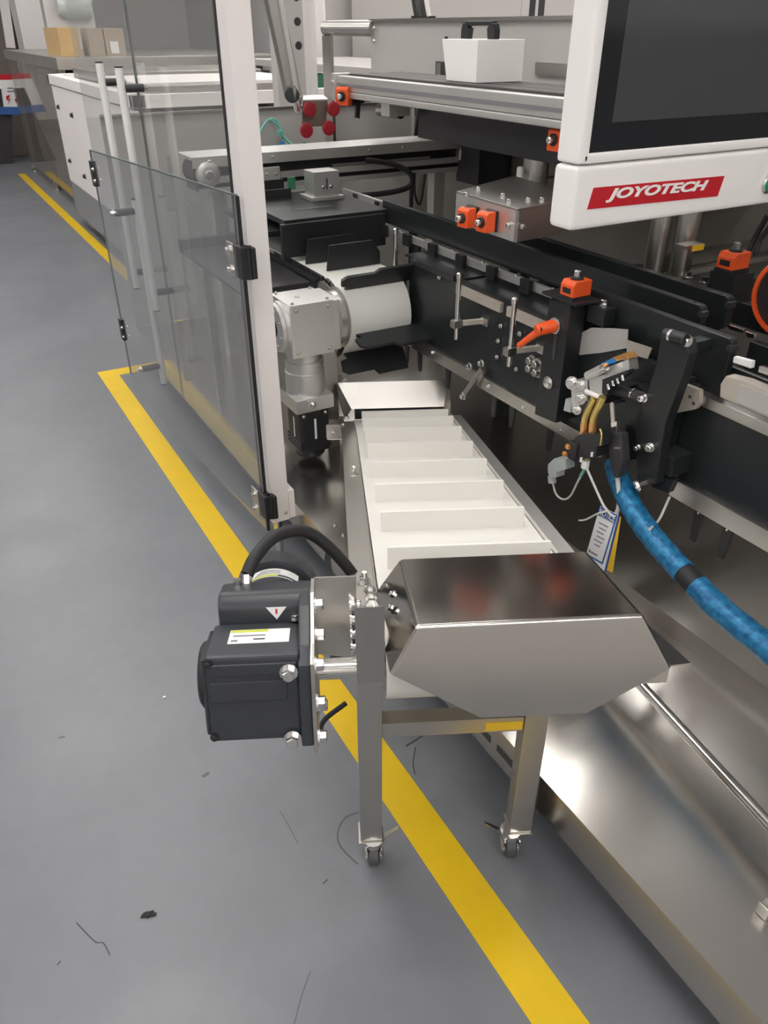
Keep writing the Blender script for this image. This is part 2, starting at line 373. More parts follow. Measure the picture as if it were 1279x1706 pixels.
# round bar and small clamp standing in the tray
p0, p1 = px(1066, 1140, Z=.27), px(1279, 1372, Z=.27); p0 = p0 + (p0 - p1).normalized() * .22
pe = p1 + (p1 - p0).normalized() * .25
rod = thing('tray_crossrod', 'round stainless rod running above the drip tray from under the hood', 'rod', (p0.x, p0.y, TZ))
part('bar', CY(p0, pe, .0115, 18, .001), ROD, rod)
for q in (p0 + (p1 - p0) * .03, pe - (p1 - p0).normalized() * .03): part('standoff', CY((q.x, q.y, TZ), (q.x, q.y, .265), .007, 12), ROD, rod)
q = px(1272, 1522, Z=TZ)
cl = thing('tray_clamp', 'small stainless clamp block standing on the drip tray at right', 'clamp', q)
part('block', B(q.x - .012, q.x + .03, q.y - .012, q.y + .012, TZ, TZ + .03, .004), STEEL, cl); part('tab', B(q.x, q.x + .04, q.y - .008, q.y + .008, TZ + .03, TZ + .036, .001), STEEL, cl)

# ================================================================== GUARD FRAME AND DOORS
gf = thing('guard_frame', 'white painted guard frame with tall post beside the glass doors', 'frame', (.75, 2.03, 0))
part('post', B(.72, .78, 2.0, 2.085, .145, 2.3, .003), WHITE, gf)
part('gasket', B(.7175, .72, 2.07, 2.085, .16, 2.3), RUBBER, gf, 'black rubber gasket')
part('top_beam', B(.72, .78, 2.0, 4.16, 2.3, 2.36, .003), WHITE, gf)
part('foot', CY((.75, 2.04, 0), (.75, 2.04, .145), .014, 14), BOLTM, gf)
part('tie_plate', B(.78, .80, 2.0, 2.08, .15, .25), WHITE, gf)
bolt(gf, (.766, 2.0, .175), (0, -1, 0), .004)
def handle(t, X, xp, Y, z0, z1, zs, bm=BOLTM):   # tube at X, pane face at xp
    h = part('handle', CY((X, Y, z0), (X, Y, z1), .0135, 18), HANDLE, t, 'satin silver tube handle')
    for a, b in ((z0 - .004, z0), (z1, z1 + .004)): part('end_cap', CY((X, Y, a), (X, Y, b), .0138, 18), BLACKP, h)
    s = 1 if xp > X else -1
    for z in zs:
        part('standoff', CY((X + s * .010, Y, z), (xp - s * .001, Y, z), .013, 14), SMOKE, h)
        bolt(h, (xp + s * .004, Y, z), (s, 0, 0), .007, seg=12, washer=False)
XA = .755
dl = thing('upper_guard_door', 'far clear acrylic guard door leaf with long silver tube handle', 'door', (XA, 4.07, .17), group='double guard doors')
part('pane', B(XA, XA + .006, 3.075, 4.08, .17, 2.29), GLASS, dl); part('edge_trim', B(XA - .001, XA + .007, 3.068, 3.075, .17, 2.29), EDGE, dl)
handle(dl, .682, XA, 3.26, .60, 1.395, (.66, 1.335))
dr = thing('upper_guard_door', 'near clear acrylic guard door leaf with tube handle, next to white post', 'door', (XA, 2.1, .17), group='double guard doors')
part('pane', B(XA, XA + .006, 2.09, 3.066, .17, 2.29), GLASS, dr); part('edge_trim', B(XA - .001, XA + .007, 2.086, 2.091, .17, 2.29), EDGE, dr)
handle(dr, .682, XA, 2.975, .585, 1.39, (.65, 1.33))
# lower door, slightly ajar: frame with origin at the hinge edge
ang = math.atan2(.605 - .688, 3.32 - 1.97)
LD = Matrix.Translation((.688, 1.97, 0)) @ Matrix.Rotation(-ang, 4, 'Z')
with frame(LD):
    ld = thing('lower_guard_door', 'grey tinted half-height guard door standing slightly ajar before the handles', 'door', (.688, 1.97, .15))
    Lg = 1.352
    part('pane', PR([(0, 0, .15), (0, Lg - .12, .14), (0, Lg - .03, .16), (0, Lg, .22), (0, Lg, 1.11), (0, 0, 1.145)], (.006, 0, 0)), GLASS2, ld)
    part('edge_trim', B(-.0015, .0075, -.007, .0, .15, 1.145), RUBBER, ld)
    part('top_edge', BAR((.003, 0, 1.1465), (.003, Lg, 1.1115), .007, .004), EDGE, ld)
    part('free_edge', BAR((.003, Lg + .001, .22), (.003, Lg + .001, 1.11), .007, .003), EDGE, ld)
    for z in (.985, .245):
        h = part('hinge', J(B(-.012, .014, -.030, .008, z - .042, z + .042, .003), CY((.012, -.022, z - .042), (.012, -.022, z + .042), .010, 12)), BLACKP, ld, 'black hinge')
        part('hinge_plate', B(-.016, -.012, .01, .055, z - .045, z + .045, .001), STEEL, h)
        for dz in (-.025, .025): bolt(h, (-.016, .034, z + dz), (-1, 0, 0), .008, seg=12)
        part('hinge_leaf', B(.012, .026, -.040, -.02, z - .04, z + .04, .003), BLACKP, h)
    for z in (1.03, .42):
        h = part('catch', B(-.008, .012, Lg - .018, Lg + .012, z - .045, z + .045, .002), BLACKP, ld, 'black edge catch')
        for dz in (-.02, .02): bolt(h, (-.008, Lg - .04, z + dz), (-1, 0, 0), .005, seg=12)
    hh = 1.17
    handle(ld, .088, .006, hh, .22, .955, (.30, .915))
    for z in (.30, .915): bolt(ld, (0, hh, z), (-1, 0, 0), .008, seg=12)

# ================================================================== CLEATED TAKE-OFF CONVEYOR  (frame: x across, y away, z up)
CA = math.radians(29.48 - 3.7)
CF = Matrix.Rotation(-CA, 4, 'Z')
SL = -.25; SLA = math.atan(.25)
bz = lambda s: .735 + SL * (s - .87)
with frame(CF):
    cv = thing('cleated_conveyor', 'stainless inclined take-off conveyor on casters with cream cleated belt', 'conveyor', CF @ Vector((.2, 1.02, 0)), -CA)
    T0, T1 = .058, .398
    # belt loop
    RC, RR = Vector((0, .888, .672)), .056
    FC, FRr = Vector((0, 2.47, bz(2.47) - .032)), .031
    nrm = Vector((0, math.sin(SLA), math.cos(SLA)))
    loop = []
    for k in range(13):
        a = math.pi * k / 12; d = Vector((0, math.cos(a + math.pi / 2 - SLA + 0), math.sin(a + math.pi / 2 - SLA)))
        loop.append(RC + d * RR)
    for k in range(13):
        a = math.pi * k / 12; d = Vector((0, math.cos(a - math.pi / 2 - SLA), math.sin(a - math.pi / 2 - SLA)))
        loop.append(FC + d * FRr)
    bm = bmesh.new(); va = [bm.verts.new((T0, p.y, p.z)) for p in loop]; vb = [bm.verts.new((T1, p.y, p.z)) for p in loop]
    for i in range(len(loop)): bm.faces.new((va[i], vb[i], vb[(i + 1) % len(loop)], va[(i + 1) % len(loop)]))
    bmesh.ops.recalc_face_normals(bm, faces=bm.faces[:]); bmesh.ops.solidify(bm, geom=bm.faces[:] + bm.edges[:] + bm.verts[:], thickness=.003)
    belt = part('belt', bm, BELT, cv)
    ptop = lambda s: Vector((0, s, (RC + nrm * RR).z + (s - (RC + nrm * RR).y) * ((FC + nrm * FRr).z - (RC + nrm * RR).z) / ((FC + nrm * FRr).y - (RC + nrm * RR).y)))
    for s in (1.135, 1.335, 1.535, 1.735, 1.935, 2.135, 2.30, 2.415):
        p = ptop(s); hgt = .042
        prof = [p + Vector((0, -.004, 0)), p + nrm * hgt + Vector((0, -.0035, 0)), p + nrm * hgt + Vector((0, .0025, 0)), p + Vector((0, .006, 0))]
        part('cleat', PR([(T0 + .022, q.y, q.z) for q in prof], (T1 - T0 - .042, 0, 0)), BELT, cv)
    for c_, r_ in ((RC, RR - .004), (FC, FRr - .004)): part('roller', CY((T0 + .004, c_.y, c_.z), (T1 - .004, c_.y, c_.z), r_, 24), STEEL, cv)
    # side rails: folded channels
    def rail(t0, t1, s0, s1, dz, inner):
        a, b = ptop(s0).z + dz, ptop(s1).z + dz; tl = t1 if inner else t0; to = t0 if inner else t1
        return SH([(to, s0, a - .075), (to, s1, b - .062), (to, s1, b), (to, s0, a), (tl, s1, b), (tl, s0, a), (tl, s1, b + .008), (tl, s0, a + .008)],
                  [(0, 1, 2, 3), (3, 2, 4, 5), (5, 4, 6, 7)], .003)
    part('side_rail', rail(.014, .056, .985, 2.50, -.012, True), STEEL, cv)
    part('side_rail', rail(.402, .436, .95, 2.50, .004, False), ALU, cv)  # brighter metal stands for the belt's white reflection in this rail
    for s in (1.09, 1.80):
        p = ptop(s); bolt(cv, (.036, s, p.z - .010), nrm, .0085, .012); part('stud', CY((.036, s, p.z), (.036, s, p.z + .016), .0045, 10), BOLTM, cv)
    part('rail_clamp', B(-.045, .012, 2.42, 2.47, .285, .345, .006), STEEL, cv); bolt(cv, (-.02, 2.42, .315), (0, -1, 0), .007); bolt(cv, (.03, 2.47, .345), (0, 0, 1), .006)
    # take-up end plates, tension bolt
    part('end_plate', SH([(.019, .855, .664), (.056, .855, .664), (.056, .855, .802), (.019, .855, .802), (.019, 1.00, .600), (.019, 1.00, .715), (.056, .905, .765), (.019, .905, .765)], [(0, 1, 2, 3), (3, 2, 6, 7), (0, 3, 7, 5, 4)], .004), HOODM, cv)
    tb = part('tension_bolt', CY((.040, .872, .790), (.040, 1.0, .745), .004, 10), BOLTM, cv)
    for s in (.885, .915, .945): part('nut', LA((.040, s, .786 - (s - .885) * .35), (0, 1, -.35), [(.009, 0), (.009, .009)], 6), BOLTM, tb)
    part('end_plate', SH([(.468, .868, .622), (.503, .868, .622), (.505, .872, .664), (.468, .872, .664), (.468, 1.02, .60), (.468, 1.02, .66)], [(0, 1, 2, 3), (0, 3, 5, 4)], .003), STEEL, cv)
    part('cross_tie', B(.40, .47, .90, .93, .625, .65, .002), STEEL, cv)
    # hood over the head roller
    H = [(.098, .822, .797), (.420, .826, .797), (.418, 1.066, .738), (.097, 1.064, .738),   # top 0-3
         (.060, .796, .734), (.465, .796, .721), (.344, .778, .656), (.190, .778, .658),      # front 4-7
         (.052, 1.035, .690), (.474, 1.06, .652)]                                              # rear feet 8-9
    hd = part('hood', SH([tuple(v) for v in H], [(0, 1, 2, 3), (1, 0, 4, 7, 6, 5), (0, 3, 8, 4), (2, 1, 5, 9)], .0025, .005), HOODM, cv, 'folded stainless hood')
    part('hood_ear', PR([(.465, .800, .720), (.508, .822, .701), (.488, .95, .668), (.474, 1.06, .650)], (0, 0, .0025)), SHEET, hd)
    for p in ((.452, .86, .734), (.449, .92, .722), (.447, .98, .708)): bolt(hd, p, (1, 0, .9), .003)
    for p in ((.072, .93, .742), (.078, .975, .733)): bolt(hd, p, (-1, 0, .5), .005)
    # legs, cross bar, casters
    for t, s in ((.0385, 1.02), (.3505, 1.02)):
        lg = part('leg', B(t - .0225, t + .0225, s - .0225, s + .0225, .072, .62 if t < .1 else .60, .002), STEEL, cv)
        part('foot_plate', B(t - .026, t + .026, s - .026, s + .026, .069, .072), STEEL, lg)
        sg = -1 if t > .1 else 1
        t0_ = t; t = t + .004 if t < .1 else t - .018; s = s - .012
        cs = part('caster', J(LA((t, s, .056), (0, 0, 1), [(.022, 0), (.022, .014)], 16), PR([(t - .017, s - .024, .060), (t - .017, s + .022, .060), (t - .017, s + .008, .022), (t - .017, s - .012, .018)], (.003, 0, 0)),
              PR([(t + .014, s - .024, .060), (t + .014, s + .022, .060), (t + .014, s + .008, .022), (t + .014, s - .012, .018)], (.003, 0, 0))), BOLTM, cv)
        part('wheel', LA((t - .013, s - .004, .026), (1, 0, 0), [(.018, 0), (.026, .004), (.026, .022), (.018, .026)], 20), TREAD, cs); part('hub_cap', LA((t - .021, s - .004, .026), (1, 0, 0), [(.008, 0), (.015, .004), (.015, .038), (.008, .042)], 18), BOLTM, cs)
        part('axle', CY((t - .020, s - .004, .026), (t + .020, s - .004, .026), .006, 10), BOLTM, cs)
        part('brake_lever', PR([(t + sg * .014, s - .005, .060), (t + sg * .052, s + .012, .074), (t + sg * .054, s + .022, .071), (t + sg * .02, s + .02, .050)], (0, 0, .003)), BOLTM, cs)
    part('cross_bar', B(.061, .328, 1.003, 1.037, .373, .410, .002), STEEL, cv)
    part('sticker', B(.255, .326, 1.0022, 1.003, .379, .400), YELP, cv, 'yellow sticker')
    part('frame_tie', B(.02, .43, 1.30, 1.325, ptop(1.3).z - .12, ptop(1.3).z - .075), STEEL, cv)
    for t in (.03, .415): part('rear_leg', B(t - .012, t + .012, 2.28, 2.304, .2 if t < .1 else .254, ptop(2.3).z - .04, .002), STEEL, cv)
    # pick-up chute at the far end
    part('chute_gap', B(.058, .372, 2.508, 2.513, .322, .366), BLACK, cv, 'black strip standing for the dark gap')  # black strip put in as the dark of the gap below the chute
    part('chute', SH([(.046, 2.506, .362), (.376, 2.506, .362), (.392, 2.56, .440), (.0, 2.56, .440), (.022, 2.48, .335), (-.006, 2.53, .445), (.398, 2.48, .335), (.400, 2.53, .445)],
         [(0, 1, 2, 3), (4, 0, 3, 5), (1, 6, 7, 2)], .003), SHEET, cv, 'bent stainless chute'); part('chute_arm', B(.0, .02, 2.44, 2.50, .31, .34, .002), STEEL, cv)
    # ---------------- gearmotor, tilted with the belt
    O = Vector((.008, .880, .670))
    G = CF @ Matrix.Translation(O) @ Matrix.Rotation(-SLA, 4, 'X')
with frame(G):     # x across, y along the motor, z normal
    gc = part('gearmotor', B(-.212, -.075, -.060, .052, -.082, .060, .009), MOTOR, cv, 'charcoal right-angle gearmotor')
    part('gear_flange', PR([(-.078, -.068, -.09), (-.078, .075, -.09), (-.078, .075, .10), (-.078, .02, .10), (-.078, -.03, .055), (-.078, -.068, .045)], (.018, 0, 0), .003), MOTOR, gc)
    part('rib', B(-.205, -.08, -.0635, -.058, .030, .048, .002), MOTOR, gc); part('rib', B(-.205, -.095, -.063, -.058, -.012, .020, .002), MOTOR, gc)
    part('side_cover', B(-.218, -.21, -.052, .045, -.074, .052, .004), MOTOR, gc)
    part('seal_disc', LA((-.226, 0, 0), (1, 0, 0), [(.045, 0), (.05, .004), (.05, .012)], 28), RUBBER, gc)
    part('motor_end_bell', PR([(-.205, .05, -.085), (-.205, .118, -.085), (-.205, .118, .100), (-.205, .066, .104), (-.205, .05, .085)], (.148, 0, 0), .008), MOTOR, gc)
    part('motor_barrel', LA((-.128, .115, .030), (0, 1, 0), [(.066, 0), (.066, .01), (.063, .012), (.063, .10)], 40), MOTOR, gc)
    part('fan_cowl', LA((-.128, .195, .030), (0, 1, 0), [(.064, 0), (.073, .002), (.073, .052), (.066, .062), (.02, .064)], 40), MOTOR, gc)
    # curved rating plate on the barrel
    def arc(a0, a1, y0, y1, r, n=12):
        v = []; f = []
        for i in range(n + 1):
            a = math.radians(a0 + (a1 - a0) * i / n)
            for y in (y0, y1): v.append((-.128 + r * math.sin(a), y, .030 + r * math.cos(a)))
        for i in range(n): f.append((2 * i, 2 * i + 1, 2 * i + 3, 2 * i + 2))
        return SH(v, f, .0004)
    pl = part('rating_plate', arc(-32, 42, .150, .185, .0637), PAPER, gc, 'curved white rating plate')
    part('print_band', arc(-31, 8, .152, .159, .0642), LIME, pl); part('print_band', arc(9, 40, .152, .158, .0642), INKB, pl)
    for k in range(3): part('print_line', arc(-28 + 4 * k, 12, .164 + k * .006, .1655 + k * .006, .0642), INKG, pl)
    # label on the gear case
    lb = part('type_label', B(-.182, -.092, -.022, .022, .0602, .0606), PAPER, gc, 'white type label with lime stripe')
    part('print_band', B(-.181, -.125, .013, .021, .0606, .0609), LIME, lb)
    part('print_line', place(TX('GEAR MOTOR', .012), (-.150, .003, .0606), (1, 0, 0), (0, 1, 0), (.05, .008)) if False else B(-.176, -.128, .000, .004, .0606, .0609), INKG, lb)
    part('print_line', B(-.145, -.128, -.012, -.008, .0606, .0609), INKB, lb); part('print_line', B(-.178, -.168, -.016, -.011, .0606, .0609), INKG, lb)
    # warning triangle
    wt = part('warning_triangle', PR([(-.130, .049, .084), (-.098, .049, .084), (-.114, .049, .063)], (0, -.0006, 0)), PAPER, gc, 'white warning triangle')
    part('print_mark', B(-.1155, -.1125, .0478, .0484, .073, .081), LOGO, wt)
    for (x, z) in ((-.083, .035), (-.083, -.075)): bolt(gc, (x - .008, -.066, z), (-1, 0, 0) if False else (0, -1, 0), .009, .014)
    bolt(gc, (-.085, .045, .064), (0, 0, 1), .006)
    for (x, z) in ((-.205, .05), (-.205, -.07)): bolt(gc, (x, -.061, z), (0, -1, 0), .0045, m=RUBBER)
    part('terminal_nut', LA((-.178, .105, .098), (0, 0, 1), [(.007, 0), (.007, .012)], 6), BOLTM, gc); part('terminal_nut', LA((-.164, .112, .098), (0, .3, 1), [(.008, 0), (.008, .016)], 6), BOLTM, gc)
    part('motor_cable', TU([(-.164, .118, .112), (-.150, .14, .135), (-.118, .19, .152), (-.07, .235, .140), (-.02, .25, .09), (.02, .27, .02), (.03, .30, -.05)], .011, 12), RUBBER, gc, 'black motor cable')
    # stainless mounting flange with bolts, shaft
    fp = part('mount_flange', PR([(-.060, -.075, -.097), (-.060, .085, -.097), (-.060, .085, .115), (-.060, .03, .115), (-.060, -.035, .062), (-.060, -.075, .05)], (.006, 0, 0), .001), STEEL, cv, 'stainless motor flange')
    for y, z in ((-.058, .040), (-.058, -.022), (-.058, -.080), (.028, .095), (.028, .045), (.028, -.08)):
        bolt(fp, (-.054, y, z), (1, 0, 0), .009, .011); 
    part('mount_web', PR([(-.055, .085, .115), (.012, .085, .115), (.006, .085, -.03), (-.055, .085, -.02)], (0, .004, 0)), STEEL, fp)
    for z in (.068, .045, .018, -.006): bolt(fp, (-.0005, .078, z), (1, 0, 0), .0095, .016, seg=12)
    part('drive_shaft', CY((-.054, 0, 0), (.062, 0, 0), .0165, 22, .001), ROD, cv)
with frame(CF):
    part('cable_tie', TU([(-.004, 1.06, .41), (-.045, 1.03, .40), (-.055, 1.0, .395)], .005, 8), RUBBER, cv)
    part('sensor_block', B(-.03, .012, 1.06, 1.09, .50, .53, .002), SMOKE, cv)

# ================================================================== MACHINE BACK: panels, columns
bp = thing('back_panel', 'tall stainless back panel behind the carton track and upper rail', 'panel', (2.0, 1.8, 0))
part('sheet', B(2.0, 2.006, 2.05, 3.66, 1.262, 1.535), GREYP, bp); part('lower_back', B(2.45, 2.456, -.6, 3.98, .10, 1.50), mat('dim_brown_grey_sheet', (.18, .165, .15), .45, .1, var=.1, vscale=2), bp); part('shelf', B(2.006, 2.45, 1.7, 3.66, 1.256, 1.262), GREYP, bp); part('sheet_brace', B(2.006, 2.45, 2.06, 2.10, 1.27, 1.30), GREYP, bp); part('sheet_brace', B(2.006, 2.45, 3.5, 3.54, 1.27, 1.30), GREYP, bp)  # shelf and raised lower_back top added to darken the tray's reflection
part('top_fold', B(1.985, 2.0, 2.05, 3.66, 1.523, 1.535), SHEET, bp)
for yy in (-.5, 1.4, 3.6): part('column', B(2.456, 2.53, yy - .04, yy + .04, 0, 1.25, .004), WHITE, bp)
part('rolled_edge', LA((2.0, 3.63, 1.50), (-.25, .97, 0), [(.032, 0), (.032, .34)], 20), SHEET, bp)
part('edge_leg', B(1.90, 1.915, 3.88, 3.97, .8, 1.47), SHEET, bp)
for z in (1.50, 1.45): bolt(bp, (1.985, 3.60, z), (-1, 0, 0), .006)
part('window_slot', B(1.996, 2.0, 2.92, 3.10, 1.33, 1.385), INKB, bp); part('slot_block', B(1.975, 1.998, 2.93, 2.96, 1.335, 1.38), BOLTM, bp)
part('slot_block', B(1.975, 1.998, 3.03, 3.06, 1.335, 1.38), BOLTM, bp); part('lower_sheet', B(1.99, 1.998, 2.06, 2.45, 1.36, 1.40), STEEL, bp)
ep = thing('end_panel', 'grey transverse sheet panel behind the infeed conveyor', 'panel', (1.35, 4.0, 0))
part('sheet', B(.80, 2.45, 4.0, 4.006, .2, 1.172), GREYP, ep); part('top_fold', B(.80, 2.45, 3.985, 4.0, 1.162, 1.172), SHEET, ep)
# teal air tubes hanging in front of the end panel
tt = thing('air_tube_loop', 'thin teal air tube loop hanging before the grey end panel', 'air tube', px(455, 245, Y=3.9))
P = lambda x, y, **k: px(x, y, **k)
part('tube', TU([P(425, 250, Y=3.92), P(432, 222, Y=3.93), P(447, 200, Y=3.95), P(462, 203, Y=3.95), P(470, 225, Y=3.93), P(492, 246, Y=3.9)], .006, 8), TEAL, tt)
part('tube', TU([P(450, 199, Y=3.95), P(466, 212, Y=3.94), P(472, 232, Y=3.93), P(468, 248, Y=3.9)], .006, 8), TEAL, tt)
part('fitting', CY(P(470, 236, Y=3.92), P(471, 246, Y=3.92), .012, 10), BLUE, tt); part('fitting', CY(P(505, 238, Y=3.92), P(508, 246, Y=3.92), .012, 10), LEADD, tt)
part('clip', B(*[f for c in zip(P(466, 222, Y=3.92) - Vector((.012, .012, .012)), P(466, 222, Y=3.92) + Vector((.012, .012, .012))) for f in c], .003), TEAL, tt)
part('wall_tie', BAR(P(450, 199, Y=3.95), P(450, 199, Y=3.999), .006, .006), BLACKP, tt)

# ================================================================== TRANSVERSE INFEED CONVEYOR
ic = thing('infeed_conveyor', 'transverse infeed conveyor with pale top plate and dark side channel', 'conveyor', (1.7, 3.4, 0))
part('top_plate', B(.98, 2.36, 3.28, 3.47, 1.052, 1.066, .002), ALU, ic)
part('front_flange', B(.98, 2.36, 3.275, 3.282, 1.025, 1.066, .001), ALU, ic)
part('side_channel', B(1.0, 2.36, 3.30, 3.46, .93, 1.03, .002), BLACK, ic)
part('side_beam', B(1.0, 2.36, 3.285, 3.30, .962, .988, .002), ALUP, ic); part('side_beam', B(1.0, 2.36, 3.288, 3.30, .925, .945, .002), ALUP, ic)
part('slot_strip', B(1.6, 2.1, 3.284, 3.288, .990, 1.0), STEEL, ic)
for x in (1.04, 2.30):
    r_ = part('pulley', LA((x, 3.262, 1.0), (0, 1, 0), [(.026, 0), (.042, .004), (.048, .008), (.048, .2)], 26), ALU, ic)
    part('hub', LA((x, 3.256, 1.0), (0, 1, 0), [(.014, 0), (.018, .003), (.018, .008)], 18), STEEL, r_)
part('belt_end', LA((1.04, 3.30, 1.0), (0, 1, 0), [(.054, 0), (.054, .15)], 28), RUBBER, ic)
for x in (1.05, 1.32, 1.78, 1.95): bolt(ic, (x, 3.275, 1.048), (0, -1, 0), .005)
part('cable', TU([(1.75, 3.26, 1.01), (1.88, 3.24, .985), (1.96, 3.22, .94), (1.94, 3.22, .885), (1.75, 3.23, .87), (1.45, 3.25, .885), (1.25, 3.27, .89)], .012, 10), RUBBER, ic, 'black sleeved cable')
br = part('hanger_bracket', B(1.262, 1.345, 3.258, 3.27, .80, 1.012, .004), ALU, ic, 'bolted aluminium bracket')
b2 = part('angle_bracket', J(B(1.30, 1.352, 3.235, 3.258, .70, .90, .003), B(1.25, 1.352, 3.16, 3.258, .665, .70, .003)), ALU, ic)
for x, z in ((1.283, .985), (1.325, .985), (1.283, .925), (1.325, .925)): bolt(br, (x, 3.258, z), (0, -1, 0), .005, m=STEEL, seg=12)
for z in (.868, .835): bolt(b2, (1.328, 3.235, z), (0, -1, 0), .009, seg=12)
for x in (1.1, 2.2): part('support_leg', B(x - .03, x + .03, 3.35, 3.41, .2 if x < 1.3 else .254, .93, .003), ALUP, ic)
part('drive_cover', B(2.26, 2.44, 3.12, 3.30, .88, 1.10, .004), SMOKE, ic)
part('hanging_cable', TU([(2.02, 3.29, .935), (2.02, 3.28, .84), (2.05, 3.28, .80), (2.08, 3.29, .925)], .006, 8), RUBBER, ic)

# ================================================================== UPPER RAIL WITH BELTS
ur = thing('upper_rail_conveyor', 'long aluminium rail conveyor carrying three dark belts before the back panel', 'conveyor', (1.7, 1.8, 1.27))
part('front_profile', B(1.56, 1.60, 1.5, 3.13, 1.290, 1.342, .004), ALUP, ur); part('profile_groove', B(1.5585, 1.56, 1.5, 3.13, 1.307, 1.318), INKG, ur)
part('under_profile', B(1.575, 1.98, 1.5, 3.10, 1.268, 1.291, .003), ALUP, ur)
part('lower_lip', B(1.556, 1.60, 1.5, 3.13, 1.268, 1.289, .004), ALUP, ur)
for x in (1.605, 1.69, 1.775): part('drive_belt', B(x, x + .072, 1.5, 3.12, 1.335, 1.350, .003), BROWNB, ur, 'dark brown flat belt')
for x in (1.677, 1.762): part('belt_guide', B(x, x + .013, 1.5, 3.12, 1.33, 1.344, .002), BLACK, ur)
part('end_cap', B(1.545, 1.62, 3.13, 3.16, 1.255, 1.35, .004), ALU, ur); bolt(ur, (1.545, 3.145, 1.32), (-1, 0, 0), .005)
for yy in (1.55, 2.6): part('wall_bracket', B(1.86, 2.0, yy, yy + .05, 1.29, 1.33, .002), ALU, ur)
part('under_box', B(1.70, 1.99, 1.9, 2.75, 1.15, 1.268, .003), SMOKE, ur)
part('stub_plate', B(1.57, 1.66, 2.74, 2.80, 1.225, 1.268, .002), ALU, ur); part('motor_tube', LA((1.68, 2.84, 1.232), (-.2, .98, 0), [(.026, 0), (.026, .12)], 18), SHEET, ur)

# white box with black handle standing on the rail
wb = thing('white_carry_box', 'white tapered sheet metal box with black carry handle standing on the belts', 'box', (1.74, 2.42, 1.351))
x0, x1, y0, y1 = 1.645, 1.83, 2.315, 2.52
part('body', PR([(x0, y0, 1.351), (x0, y1 - .035, 1.351), (x0, y1, 1.47), (x0, y0, 1.47)], (x1 - x0, 0, 0), .002), WHITE2, wb)
hx = 1.72
part('handle', J(PR([(hx - .008, y0 + .01, 1.470), (hx - .008, y0 + .045, 1.470), (hx - .008, y0 + .05, 1.500), (hx - .008, y0 + .035, 1.514), (hx - .008, y0 + .018, 1.514), (hx - .008, y0 + .01, 1.495)], (.024, 0, 0), .002),
     PR([(hx - .008, y1 - .045, 1.470), (hx - .008, y1 - .01, 1.470), (hx - .008, y1 - .01, 1.495), (hx - .008, y1 - .018, 1.514), (hx - .008, y1 - .035, 1.514), (hx - .008, y1 - .05, 1.50)], (.024, 0, 0), .002),
     B(hx - .006, hx + .014, y0 + .025, y1 - .025, 1.506, 1.520, .003)), BLACKP, wb, 'black plastic carry handle')
bolt(wb, (x0 + .02, y1, 1.44), (0, 1, 0), .006); bolt(wb, (x0 + .01, y1 - .01, 1.47), (0, 0, 1), .005, m=RUBBER)

# ================================================================== SUCTION ARM
YS = 2.9
sa = thing('suction_arm', 'slanted steel arm carrying a plate with four red suction cups', 'suction arm', px(520, 215, Y=YS))
part('arm', BAR(px(442, -60, Y=YS + .02), px(488, 158, Y=YS + .02), .052, .03, .003, (0, 1, 0)), STEEL, sa); part('arm_strip', BAR(px(456, -60, Y=YS), px(494, 160, Y=YS), .016, .012, .001, (0, 1, 0)), ALU, sa)
part('knuckle', CY(px(486, 158, Y=YS - .02), px(488, 159, Y=YS + .05), .026, 16, .003), BLACK, sa); part('clamp_link', BAR(px(488, 145, Y=YS - .02), px(497, 186, Y=YS - .02), .012, .012, .002), BOLTM, sa)
part('neck', PY([(486, 165), (504, 160), (500, 182), (494, 188)], YS, .01), ALU, sa)
pl = part('cup_plate', PY([(505, 168), (546, 167), (543, 210), (503, 212)], YS - .03, .006, .001), mat('bronze_plate', (.20, .155, .13), .35, .5), sa)
part('plate_fold', PR([px(505, 168, Y=YS - .03), px(546, 167, Y=YS - .03), px(538, 160, Y=YS + .01), px(505, 161, Y=YS + .01)], (0, 0, .004)), ALU, sa)
for (x, y) in ((514, 182), (554, 181), (509, 217), (546, 213)):
    c = px(x, y, Y=YS - .045)
    cup = part('suction_cup', LA(c + Vector((0, .016, 0)), (0, -1, 0), [(.007, 0), (.010, .006), (.021, .010), (.025, .022), (.025, .026), (.017, .029)], 22), RED, sa, 'dark red rubber suction cup')
    part('cup_stem', CY(c + Vector((0, .012, 0)), c + Vector((0, .045, 0)), .005, 10), BOLTM, cup)
q = px(442, -60, Y=YS + .02); part('mount_post', B(q.x - .02, q.x + .02, YS, YS + .04, q.z - .04, 2.34, .003), ALUP, sa); part('mount_bar', B(.74, q.x + .02, YS, YS + .04, 2.36, 2.40, .004), ALUP, sa); part('mount_post', B(q.x - .02, q.x + .02, YS, YS + .04, 2.34, 2.36, .001), ALUP, sa)

